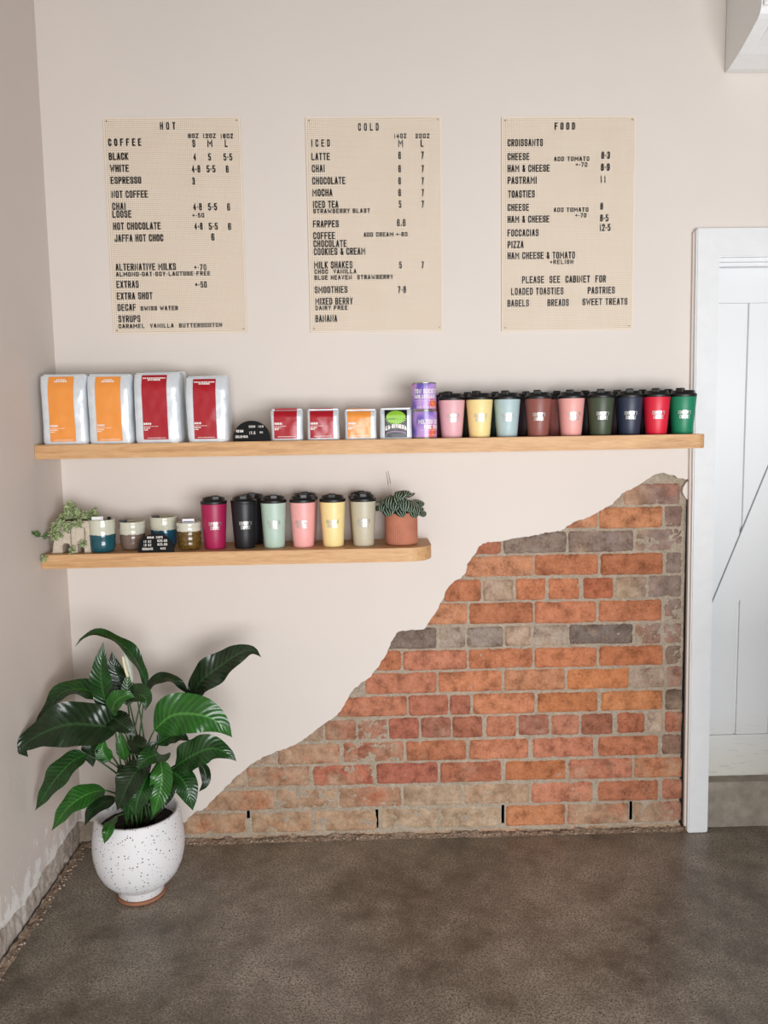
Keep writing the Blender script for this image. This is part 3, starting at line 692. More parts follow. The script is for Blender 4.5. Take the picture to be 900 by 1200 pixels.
front = [(529.5, 'E3AFB4', .15, -.45, 'pale pink short cup, first in the upper row beside the purple tins'),
 (562, 'F2DA96', .1, -.4, 'yellow short cup between pale pink and light blue cups, upper shelf'),
 (594, 'AFC5C6', .1, -.2, 'light blue short cup in the row on the upper shelf'),
 (630.5, '8C5248', .08, -.1, 'terracotta brown short cup in the upper row'),
 (669, 'E8A69E', .3, -.15, 'salmon pink short cup between brown and olive cups, upper shelf'),
 (703.5, '414C38', .2, -.02, 'dark olive green short cup in the upper row'),
 (737, '2B3347', .15, .0, 'navy blue short cup in the upper row'),
 (768.5, 'D8213A', .2, -.1, 'bright red short cup second from the right, upper shelf'),
 (799, '0F7E58', .2, -.3, 'emerald green short cup at the right end of the upper shelf')]
for i, (u, c, s1, s2, lb) in enumerate(front):
    cup(SMALL, u, 512, -.150-.009*(i % 2), zU+.0004, c, s1, s2, lb, gU)
backs = [(518, '4E2A2C', 'dark maroon short cup behind and left of the pale pink cup'), (549.5, '2C3327', 'dark cup in the back row between pink and yellow cups'),
 (581, '1D3A2E', 'dark green cup in the back row between yellow and light blue cups'), (616, '3A2630', 'dark plum cup in the back row between blue and brown cups'),
 (654, 'A96660', 'dusty rose cup in the back row between brown and salmon cups'), (688, '1B1A1C', 'black cup in the back row between salmon and olive cups'),
 (722, '4A2A36', 'plum cup in the back row between olive and navy cups'), (754, '23252B', 'charcoal cup in the back row between navy and red cups'),
 (785, '16181A', 'black cup in the back row between red and green cups')]
for u, c, lb in backs:
    cup(SMALL, u, 512, -.058, zU+.0004, c, 0, random.uniform(-.3, .1), lb, gU, True)
tall = [(252.5, 'A61E4F', 0.05, .2, -.142, 'magenta tall cup next to the speckled ceramic cup, lower shelf'), (287.5, '1A1A1E', .1, -.05, -.140, 'front black tall cup with silver print, lower shelf'),
 (322, 'B4CBBB', 0, .05, -.140, 'mint green tall cup in the lower shelf row'), (356, 'EFABA6', -.15, .1, -.140, 'pink tall cup in the lower shelf row'),
 (391, 'F3DC9A', -.05, -.1, -.142, 'pale yellow tall cup in the lower shelf row'), (426.5, 'C3BBA3', .05, 0, -.140, 'beige grey tall cup beside the terracotta pot')]
for u, c, s1, s2, Y, lb in tall:
    cup(TALL, u, 645, Y, zLs+.0004, c, s1, s2, lb, gL)
for u, c, lb in ((297, '17171A', 'rear black tall cup standing behind the front black one'), (359, 'D89C98', 'rear tall cup almost hidden behind the pink tall cup'), (424, 'B3AC96', 'rear tall cup almost hidden behind the beige grey tall cup')):
    cup(TALL, u, 640, -.05, zLs+.0004, c, 0, 0, lb, gL, True)

# ---------------------------------------------------------------- coffee bags
k = NT('white_foil'); co_ = k.coord(); n1 = k.noise(co_, 28, 5, .6); n2 = k.noise(co_, 9, 3)
k.col(k.ramp(n1, [(.3, lin('D3D9DD')), (.7, lin('E4E9EC'))])).rough(.3, .15, .5); k.bump(n1, .35, .004); M_foil = k.m
def labmat(nm, c):
    k = NT(nm); n1 = k.noise(k.coord(), 26, 4); k.col(k.ramp(n1, [(.3, tuple(x*.93 for x in lin(c)[:3])), (.7, lin(c))])).rough(.28, 0, .55); k.bump(n1, .25, .004); return k.m
M_or = labmat('orange_label', 'F29A45'); M_rd = labmat('red_label', 'AB1826')
M_wprint = simple('white_print', 'F4EEE6', .5, bump=0); M_fold = simple('grey_fold', '8D9296', .35, .3)
def bag(name, label, u0, u1, vtop, Yf, zsh, depth, lab, lw, lz, seed, group, lean=0, print_=True, vb=515, big=True, cat='coffee bag', art=None, taper=.0):
    a, b = P(u0, vb, Yf), P(u1, vb, Yf); wd = b.x-a.x; H = P((u0+u1)/2, vtop, Yf).z-zsh
    t = thing(name, label, cat, ((a.x+b.x)/2, Yf+depth/2, zsh+.0003), 0, group)
    p = 6.0
    def wz(z):
        q = z/H; return wd/2*(1-.03*math.sin(q*PI)*math.sin(seed)-taper*q-(.02 if q < .02 else 0))
    def dzf(z):
        q = z/H; d_ = depth/2*(1+.06*math.sin(q*PI))
        if q > .80: d_ *= 1-.35*((q-.80)/.2)**1.5
        if q < .03: d_ *= .95
        return d_
    def disp(x, z):
        return .045*noise.noise((x*18+seed, z*14, seed))+.03*noise.noise((x*45, z*30+seed, 1))
    def pos(x_, y_, z): return Vector((x_+lean*z, y_*(1+disp(x_, z)), z))
    V, F = [], []; n = 88; nz = 34
    zs_ = [0, .004]+[.004+(H-.01)*i/nz for i in range(1, nz+1)]+[H]
    for z in zs_:
        for i in range(n):
            th = 2*PI*i/n; c, s = math.cos(th), math.sin(th)
            x = wz(z)*math.copysign(abs(c)**(2/p), c); y = dzf(z)*math.copysign(abs(s)**(2/p), s)
            x *= 1+.03*noise.noise((y*20, z*16, seed+9))*(abs(c) > .6)
            V.append(pos(x, y, z))
    m = len(zs_)
    for k_ in range(m-1):
        for i in range(n):
            j = (i+1) % n; F.append((k_*n+i, k_*n+j, (k_+1)*n+j, (k_+1)*n+i))
    F.append(tuple(range(n-1, -1, -1))); F.append(tuple(range((m-1)*n, m*n)))
    me = mesh('pouch', V, F, True); auto(me); link('pouch', me, M_foil, t)
    def frontpt(x, z, off=.0022):
        q = min(.999, abs(x)/wz(z)); y = -dzf(z)*(1-q**p)**(1/p)
        r = pos(x, y, z); r.y -= off; return r
    la = wd*lw/2; z0, z1 = H*lz[0], H*lz[1]
    cxl = wd*lz[2] if len(lz) > 2 else 0
    if lab:
        g = strip_grid(lambda i, j: frontpt(cxl+(-la+2*la*i), z0+(z1-z0)*j), 16, 24)
        l_ = obj('label_band', g, lab, t, True)
        def flat(txt, xa, xb, zb, h, mt=M_wprint):
            v, f = text2d(txt, .02); return [frontpt(cxl+xa+q.x*(xb-xa), zb+q.y*h, .0028) for q in v], f
        def bars(lst):
            V, F = [], []
            for (xa, xb, za, zb2) in lst:
                r = strip_grid(lambda i, j: frontpt(cxl+xa+(xb-xa)*i, za+(zb2-za)*j, .0028), 4, 1)
                V, F = join((V, F), r)
            return V, F
        if print_:
            # unreadably small print: short broken dashes
            pr = []
            rr = random.Random(int(seed*10))
            def dashes(xa, xb, z, h):
                x = xa
                while x < xb:
                    w_ = rr.uniform(.002, .006); pr.append((x, min(xb, x+w_), z, z+h)); x += w_+rr.uniform(.0008, .002)
            if big:
                dashes(-la*.35 if lab is M_or else -la*.9, la*.35 if lab is M_or else la*.9, z1-.012, .004); dashes(-la*.5, la*.5, z1-.018, .005)
                dashes(-la*.95, -la*.35, z0+.047, .006); dashes(-la*.95, la*.2, z0+.041, .0015); dashes(-la*.95, -la*.4, z0+.035, .003); dashes(-la*.95, -la*.62, z0+.029, .003)
                dashes(-la*.7, la*.8, z0+.004, .0018)
            else:
                dashes(-la*.95, -la*.3, z0+(z1-z0)*.50, .007); dashes(-la*.95, la*.1, z0+(z1-z0)*.44, .0015); dashes(-la*.95, -la*.4, z0+(z1-z0)*.37, .003); dashes(-la*.95, -la*.6, z0+(z1-z0)*.31, .004)
                dashes(-la*.7, la*.8, z0+.005, .002)
            obj('print', bars(pr), M_wprint, l_)
    # rolled and folded closure on top
    td = dzf(H)
    fold = box(-wd*.47, wd*.47, -td*.55, td*.55, H-.002, H+.006, .0028)
    V2 = [Vector((q.x+lean*H, q.y+.002*math.sin(q.x*60+seed), q.z+.0022*noise.noise((q.x*25, q.y*20, seed)))) for q in fold[0]]
    fo = obj('folded_top', (V2, fold[1]), M_foil, t)
    if not big and lab and not art:
        obj('label_flap', box(-la*.98+cxl, la*.98+cxl, -td*.60, td*.55, H-.001, H+.0075, .002), lab, fo)
    if art: art(t, frontpt, la, z0, z1, cxl, H)
    return t
gB = 'large coffee bags on the upper shelf'; gS = 'small coffee bags on the upper shelf'
bag('coffee_bag', 'large white coffee bag with orange label, leftmost on the upper shelf', 49, 102, 440, -.205, zU, .09, M_or, .56, (.04, .985, -.02), 1.3, gB, 0.0, taper=-.03)
bag('coffee_bag', 'large white coffee bag with orange label, second from the left', 103.5, 155, 440, -.205, zU, .09, M_or, .57, (.04, .985, .0), 2.1, gB, taper=-.02)
bag('coffee_bag', 'large white coffee bag with red label, beside the second orange one', 158, 212, 438, -.205, zU, .095, M_rd, .54, (.05, .985, -.03), 3.7, gB)
bag('coffee_bag', 'large white coffee bag with red label, beside the black half round sign', 219, 268, 442, -.205, zU, .095, M_rd, .54, (.05, .975, -.04), 4.4, gB)
bag('coffee_bag', 'white coffee bag in the back row, peeking out between the two red labelled bags', 168, 219, 437, -.105, zU, .085, None, .5, (.05, .98), 5.2, gB, vb=514)
bag('coffee_bag', 'small white coffee bag with red label, next to the half round sign', 317.5, 355, 481, -.195, zU, .065, M_rd, .72, (.07, .985, -.03), 6.1, gS, big=False)
bag('coffee_bag', 'small white coffee bag with red label, next to the small orange one', 360, 398, 481, -.195, zU, .065, M_rd, .72, (.07, .985, -.04), 7.3, gS, big=False)
bag('coffee_bag', 'small white coffee bag with orange label', 404, 442, 481.5, -.195, zU, .065, M_or, .72, (.07, .985, -.04), 8.2, gS, big=False)
k = NT('black_green_art'); M_blk = simple('black_ink', '15151A', .4, bump=0); M_grn = simple('lime_ink', '93C83D', .4, bump=0); M_slate = simple('slate_ink', '3F424C', .4, bump=0); M_pink = simple('mauve_ink', '9A7C96', .4, bump=0)
def art(t, fp, la, z0, z1, cx_, H):
    def blob(pts, off): 
        tri = geometry.tessellate_polygon([[Vector((a, b, 0)) for a, b in pts]])
        return [fp(cx_+a*la, z0+(z1-z0)*b, off) for a, b in pts], [tuple(q) for q in tri]
    rr = random.Random(3); pts = []
    for i in range(72):
        a = 2*PI*i/72; r = 1+.0*i
        s = 1+(.26*(i % 3 == 0) if PI < a < 2*PI else .03*(i % 2)); pts.append((.84*math.cos(a)*s, .74+.235*math.sin(a)*(s if math.sin(a) < 0 else 1)))
    obj('green_burst', blob(pts, .0028), M_grn, t)
    sl = [(-.95, .02), (.95, .02), (.95, .13), (.5, .20), (0, .22), (-.5, .20), (-.95, .13)]
    obj('slate_ground', blob(sl, .0028), M_slate, t)
    tr = ([], [])
    for i in range(13):          # white palm-trunk strokes rising towards the burst
        x = -.8+1.6*i/12; tr = join(tr, blob([(x, .36), (x+.05, .36), (x+.04+rr.uniform(-.05, .05), .36+rr.uniform(.06, .16))], .0032))
    obj('white_strokes', tr, M_wprint, t)
    v, f = text2d('LA RIVIERA', .08)
    V = []
    for q in v:
        x = -.94+1.88*q.x; zc = .24+.10*(1-(x)**2); V.append(fp(cx_+x*la, z0+(z1-z0)*(zc+q.y*.15), .0034))
    obj('lettering', (V, f), M_wprint, t)
    arc = []
    for i in range(11):
        x = -.85+1.7*i/10; arc.append((x, .155+.085*(1-x*x)))
    for i in range(10, -1, -1):
        x = -.85+1.7*i/10; arc.append((x, .115+.085*(1-x*x)))
    obj('mauve_arc', blob(arc, .0031), M_pink, t)
bag('coffee_bag', 'small white coffee bag with a lime green and black label', 445.5, 483, 480, -.195, zU, .065, M_blk, .70, (.05, .985, 0), 9.0, gS, print_=False, big=False, art=art)

# ---------------------------------------------------------------- half round price signs
M_sign = simple('black_acrylic', '0A0A0B', .6, bump=0, spec=.2)
def sign(label, u0, u1, vb, vt, Yf, zsh, rows_):
    a, b = P(u0, vb, Yf), P(u1, vb, Yf); W = b.x-a.x; H = P((u0+u1)/2, vt, Yf).z-zsh
    t = thing('price_sign', label, 'sign', ((a.x+b.x)/2, Yf, zsh+.0003), 0, 'half round price signs'); t.rotation_euler = (-.06, 0, 0)
    pts = [(-W/2, 0), (W/2, 0), (W/2*.985, H*.16)]
    for i in range(1, 24):
        th = PI*i/24; pts.append((W/2*.985*math.cos(th), H*.16+H*.84*math.sin(th)))
    pts.append((-W/2*.985, H*.16))
    obj('plate', prism(pts, 0, .005), M_sign, t)
    obj('foot', box(-W*.25, W*.25, .004, .03, 0, .004, .001), M_sign, t)
    for s, xa, xb, zb, h in rows_:
        obj('lettering', text_on(s, -W/2+W*xa, -W/2+W*xb, H*zb, H*h, -.0004, .0004, .02), M_wprint, t)
sign('black half round price sign between large and small coffee bags', 273, 317, 516, 493, -.2, zU, [('250G', .43, .60, .66, .10), ('1KG', .68, .82, .66, .10), ('PER BAG', .09, .28, .44, .12), ('17.5', .44, .60, .34, .13), ('50', .72, .80, .38, .09), ('COLOMBIA', .07, .40, .17, .12)])
sign('black half round price sign in front of the ceramic cups', 161.5, 204, 648, 625.5, -.207, zLs, [('CERAMIC', .27, .46, .74, .11), ('CUPS', .52, .70, .74, .12), ('12 OZ', .17, .38, .52, .12), ('$20.00', .55, .82, .55, .13), ('16 OZ', .17, .38, .33, .12), ('$25.00', .55, .82, .35, .13), ('CERAMIC', .13, .42, .12, .13), ('$32', .63, .77, .14, .11)])

# ---------------------------------------------------------------- tins
def tin_mat(seed):
    k = NT('tin_wrap'); co_ = k.coord('Object', (1, 1, 1)); n1 = k.noise(k.coord('Object', (18, 18, 14)), .62+seed*.05, 1)
    k.col(k.ramp(n1, [(.28, lin('3C3F94')), (.38, lin('7C62B8')), (.46, lin('B48FD2')), (.56, lin('C49CD8')), (.62, lin('C874A8')), (.66, lin('DE5540')), (.74, lin('EBA04C'))])).rough(.25, 0, .6); return k.m
M_tin = simple('tin_metal', 'C9C6C0', .25, .9, bump=0)
TR, THt = .0405, .0895
def tin(label, u, Y, z, seed, rz, lines):
    t = thing('drink_tin', label, 'tin', (P(u, 510, Y).x, Y, z), rz, 'purple tins stacked on the upper shelf')
    obj('can', lathe([(TR-.003, 0), (TR, .0006), (TR, .003), (TR-.001, .004), (TR-.001, THt-.004), (TR, THt-.003), (TR, THt-.0006), (TR-.002, THt), (TR-.003, THt-.003), (.002, THt-.003)], 48, True, True), M_tin, t, True)
    obj('wrap_label', lathe([(TR-.0004, .0045), (TR-.0004, THt-.0045)], 48, False, False), tin_mat(seed), t, True)
    for s, xa, xb, zb, h in lines:
        obj('lettering', wrap(text_on(s, xa, xb, zb, h, 0, 0, .04), lambda z_: TR-.0004, None), M_wprint, t)
va = .2
tin('lower of two stacked purple tins beside the pink cup', 497.8, -.165, zU+.0003, 3, .22, [('MILTON DX', -.033, .040, .046, .015), ('PURE SOHO', -.014, .042, .030, .013), ('ORIGINAL BLEND', -.026, .036, .0245, .003), ('NET 250G', -.012, .034, .009, .004)])
tin('upper of two stacked purple tins beside the pink cup', 497.3, -.165, zU+.0008+THt, 9, .18, [('TON SOCIETY', -.044, .042, .053, .015), ('DARK LOVELAND', -.044, .030, .038, .012), ('ORIGINAL BLEND', -.044, .036, .030, .003), ('NET 250G', -.034, .034, .008, .005)])

# ---------------------------------------------------------------- ceramic cups with tags
def glaze(nm, top, bot, zsplit, spk=0, streak=False):
    k = NT(nm); co_ = k.coord(); sx = k.n('ShaderNodeSeparateXYZ'); k.l(co_, sx.inputs[0])
    n1 = k.noise(co_, 60, 4); z = k.math('ADD', sx.outputs[2], k.math('MULTIPLY', k.math('SUBTRACT', n1, .5), .010))
    f = k.ramp(k.math('MULTIPLY', k.math('SUBTRACT', z, zsplit-.001), 500), [(.0, (0, 0, 0, 1)), (1, (1, 1, 1, 1))])
    n2 = k.noise(co_, 150 if not streak else 110, 5, .7)
    bc = k.ramp(n2, [(.32, tuple(x*(.35 if streak else .8) for x in lin(bot)[:3])), (.6, lin(bot)), (.75, tuple(min(1, x*(2.2 if streak else 1.25)) for x in lin(bot)[:3]))])
    tc = k.ramp(n2, [(.3, tuple(x*.9 for x in lin(top)[:3])), (.7, lin(top))])
    k.col(k.mix(f, bc, tc)).rough(.14, 0, .6); k.bump(k.noise(co_, 50, 3), .12, .003); return k.m
M_tagw = simple('white_card', 'F0EFEF', .6, bump=0); M_tagb = simple('black_card', '1A1715', .5, bump=0); M_lilac = simple('lilac_print', '5B5480', .6, bump=0)
def ccup(label, u, vb, Y, H, rb, rt_, m, rib=0):
    t = thing('ceramic_cup', label, 'cup', (P(u, vb, Y).x, Y, zLs+.0004), random.uniform(0, 6), 'handmade ceramic cups on the lower shelf')
    pr = [(rb*.72, 0), (rb*.86, .003), (rb*.96, .010), (rb*1.0, .02)]
    for i in range(1, 13):
        q = i/12; z = .02+(H-.022)*q; pr.append((rb+(rt_-rb)*q+.0007*math.sin(z*700)*(1+rib), z))
    pr += [(rt_-.001, H), (rt_-.004, H-.001), (rt_-.005, H-.01), (rb-.006, .02), (rb*.6, .008)]
    obj('vessel', lathe(pr, 48, True, True), m, t, True); return t
c1 = ccup('teal ceramic cup with a cream rim beside the trailing succulent', 121, 646, -.165, .1065, .0405, .0425, glaze('glaze_teal', 'D3D3BF', '1F5560', .058))
c2 = ccup('grey brown ceramic cup with a cream rim behind the sign left side', 156, 642, -.13, .0945, .039, .0435, glaze('glaze_brown', 'D0CFBC', '7A675C', .053))
c3 = ccup('blue ceramic cup with a cream rim behind the half round sign', 193, 642, -.10, .105, .041, .046, glaze('glaze_blue', 'CFCDB8', '1F4F66', .062))
c4 = ccup('speckled mustard brown ceramic cup with a cream rim beside the magenta cup', 222.5, 644, -.15, .0905, .038, .040, glaze('glaze_speckle', 'D6D4C2', '6E5526', .062, 1, True), 1)
def tagcard(label, cupo, dx, dy, zb, w_, h_, tilt, rz, m, prn=False):
    loc = Vector(cupo.location)+Vector((dx, dy, zb))
    t = thing('price_tag', label, 'tag', loc, rz, 'paper tags tucked in the ceramic cups'); t.rotation_euler = (tilt, 0, rz)
    obj('card', box(-w_/2, w_/2, -.0006, .0006, 0, h_, .0003, 1), m, t)
    if prn: obj('printed_band', box(-w_/2+.002, w_/2-.002, -.0010, -.0005, h_*.62, h_*.74), M_lilac, t)
    else: obj('string_hole', lathe([(.0016, -.0008), (.0016, .0008)], 10, True, True), M_dark, t, False, (w_/2-.005, 0, h_-.005))
    return t
tagcard('white paper tag lying over the front rim of the teal cup', c1, -.004, -.028, .083, .036, .0345, .0, 0.05, M_tagw)
tagcard('black paper tag poking up at the right of the teal cup', c1, .024, -.010, .085, .016, .030, -.2, -.5, M_tagb)
tagcard('black folded tag at the left rim of the grey brown cup', c2, -.022, -.024, .072, .026, .031, .12, .35, M_tagb)
tagcard('black folded tag at the left rim of the blue cup', c3, -.020, -.024, .082, .026, .029, .12, .3, M_tagb)
tagcard('white printed card standing in the speckled mustard cup', c4, .004, -.024, .074, .038, .0290, .0, .05, M_tagw, True)

# ---------------------------------------------------------------- leaf builder
def leafmat(nm, dark, light, vein, nv=16, slope=.35, rough=.32, contrast=.35, midrib=.05):
    k = NT(nm); uv = k.n('ShaderNodeTexCoord'); sp = k.n('ShaderNodeSeparateXYZ'); k.l(uv.outputs['UV'], sp.inputs[0])
    au = k.math('ABSOLUTE', k.math('SUBTRACT', sp.outputs[0], .5))
    ph = k.math('SUBTRACT', sp.outputs[1], k.math('MULTIPLY', au, slope))
    s = k.math('SINE', k.math('MULTIPLY', ph, nv*2*PI))
    n1 = k.noise(k.coord('Object'), 30, 3)
    base = k.ramp(n1, [(.3, lin(dark)), (.7, lin(light))])
    v1 = k.mix(k.ramp(s, [(.55, (0, 0, 0, 1)), (1, (contrast,)*3+(1,))]), base, lin(vein))
    mr = k.ramp(au, [(0, (.8, .8, .8, 1)), (midrib, (0, 0, 0, 1))])
    k.col(k.mix(mr, v1, lin(vein))).rough(rough, 0, .5); k.bump(k.math('ADD', k.math('MULTIPLY', s, .5), k.noise(k.coord('Object'), 45, 3)), .3, .003); return k.m
def leafmesh(mid, width, N, fold=.15, wave=.0, nseg=18, ncr=8, shape=(.62, .8), seed=0, curlw=0):
    dn = spline(mid, 80); acc = [0.0]
    for a_, b_ in zip(dn, dn[1:]): acc.append(acc[-1]+(b_-a_).length)
    c = []; j = 0
    for i in range(nseg+1):
        tgt = acc[-1]*i/nseg
        while j < 79 and acc[j+1] < tgt: j += 1
        c.append(dn[j].lerp(dn[j+1], min(1, max(0, (tgt-acc[j])/max(1e-9, acc[j+1]-acc[j])))))
    V = []; F = []; UV = []
    tm = shape[0]/(shape[0]+shape[1]); mx = (tm**shape[0])*((1-tm)**shape[1])
    N = Vector(N).normalized()
    for i, p in enumerate(c):
        t = i/nseg; T = (c[min(i+1, nseg)]-c[max(i-1, 0)])
        T = T.normalized() if T.length > 1e-9 else Vector((0, 0, 1))
        n_ = (N-T*N.dot(T))
        n_ = n_.normalized() if n_.length > .05 else T.orthogonal().normalized()
        Lt = T.cross(n_); tt = min(max(t, .004), .997)
        w_ = width*(tt**shape[0])*((1-tt)**shape[1])/mx
        for j in range(ncr+1):
            s = j/ncr*2-1
            hgt = fold*abs(s)*w_*.5-curlw*s*s*w_*.5+wave*abs(s)**1.5*math.sin(t*17+seed+s*1.3)*w_
            V.append(p+Lt*(s*w_/2)+n_*hgt); UV.append((j/ncr, t))
    for i in range(nseg):
        for j in range(ncr):
            F.append((i*(ncr+1)+j, i*(ncr+1)+j+1, (i+1)*(ncr+1)+j+1, (i+1)*(ncr+1)+j))
    return V, F, UV
def leafobj(name, vfu, mat, parent):
    V, F, UV = vfu
    o = bpy.data.objects.new(name, None)
    me = mesh(name, V, F, True); uvl = me.uv_layers.new(name='UVMap')
    for lp in me.loops: uvl.data[lp.index].uv = UV[lp.vertex_index]
    bpy.data.objects.remove(o)
    return link(name, me, mat, parent)

# ---------------------------------------------------------------- peace lily
pc = Fl(166, 1047)
PX, PY = pc.x, pc.y
SZ = .012
saucer = obj('plant_saucer', lathe([(.066, 0), (.074, .001), (.077, .004), (.078, SZ-.001), (.076, SZ), (.04, SZ)], 64, True, True), simple('terracotta_saucer', '96664A', .8, var=.12, bump=.2), None, True, (PX, PY, .0003))
tag(saucer, 'thin round terracotta saucer under the white speckled planter', 'saucer')
k = NT('speckled_white'); co_ = k.coord(); vr = k.n('ShaderNodeTexVoronoi'); vr.inputs['Scale'].default_value = 135; vr.inputs['Randomness'].default_value = 1; k.l(co_, vr.inputs['Vector'])
sp = k.n('ShaderNodeSeparateColor'); k.l(vr.outputs['Color'], sp.inputs[0])
thr = k.math('MULTIPLY', k.math('GREATER_THAN', sp.outputs[0], .4), k.math('LESS_THAN', vr.outputs['Distance'], k.math('MULTIPLY', sp.outputs[1], .34)))
k.col(k.mix(thr, lin('DFDEDE'), lin('33302E'))).rough(.55, 0, .35); k.bump(k.noise(co_, 120, 3), .08, .001); M_pot = k.m
lily = thing('potted_peace_lily', 'peace lily in a white speckled round planter standing in the corner', 'potted plant', (PX, PY, SZ+.0006))
HP = P(160, 950, PY).z-SZ
Rm = .144
pp = [(.062, 0), (.070, .001), (.0725, .004), (.0735, .022), (.078, .028), (.098, .042), (.118, .064), (.133, .095), (.1415, .13), (.144, .16), (.1425, .19), (.1385, .22), (.133, HP-.012), (.1305, HP-.003), (.128, HP), (.122, HP), (.1195, HP-.003), (.122, .2), (.11, HP-.06)]
obj('planter', lathe(pp, 72, True, True), M_pot, lily, True)
soil = strip_grid(lambda a, b: Vector((.121*b*math.cos(2*PI*a), .121*b*math.sin(2*PI*a), HP-.045+.008*noise.noise((a*20, b*9, 1))*b)), 40, 8)
obj('soil', soil, simple('potting_soil', '2A1D15', .95, var=.4, scale=120, bump=.8), lily)
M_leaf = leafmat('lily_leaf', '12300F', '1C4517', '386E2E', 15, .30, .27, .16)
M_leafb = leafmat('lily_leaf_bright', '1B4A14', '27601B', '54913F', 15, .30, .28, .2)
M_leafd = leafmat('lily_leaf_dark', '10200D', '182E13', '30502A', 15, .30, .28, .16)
M_leafv = leafmat('lily_leaf_variegated', '1F4020', '2E5A2C', 'B9C9B0', 12, .3, .3, .9)
M_stem = simple('lily_stem', '2C4A1E', .5); M_spathe = simple('white_spathe', 'DDE3D4', .5); M_spadix = simple('cream_spadix', 'E3D8B4', .8, scale=200, bump=.6)
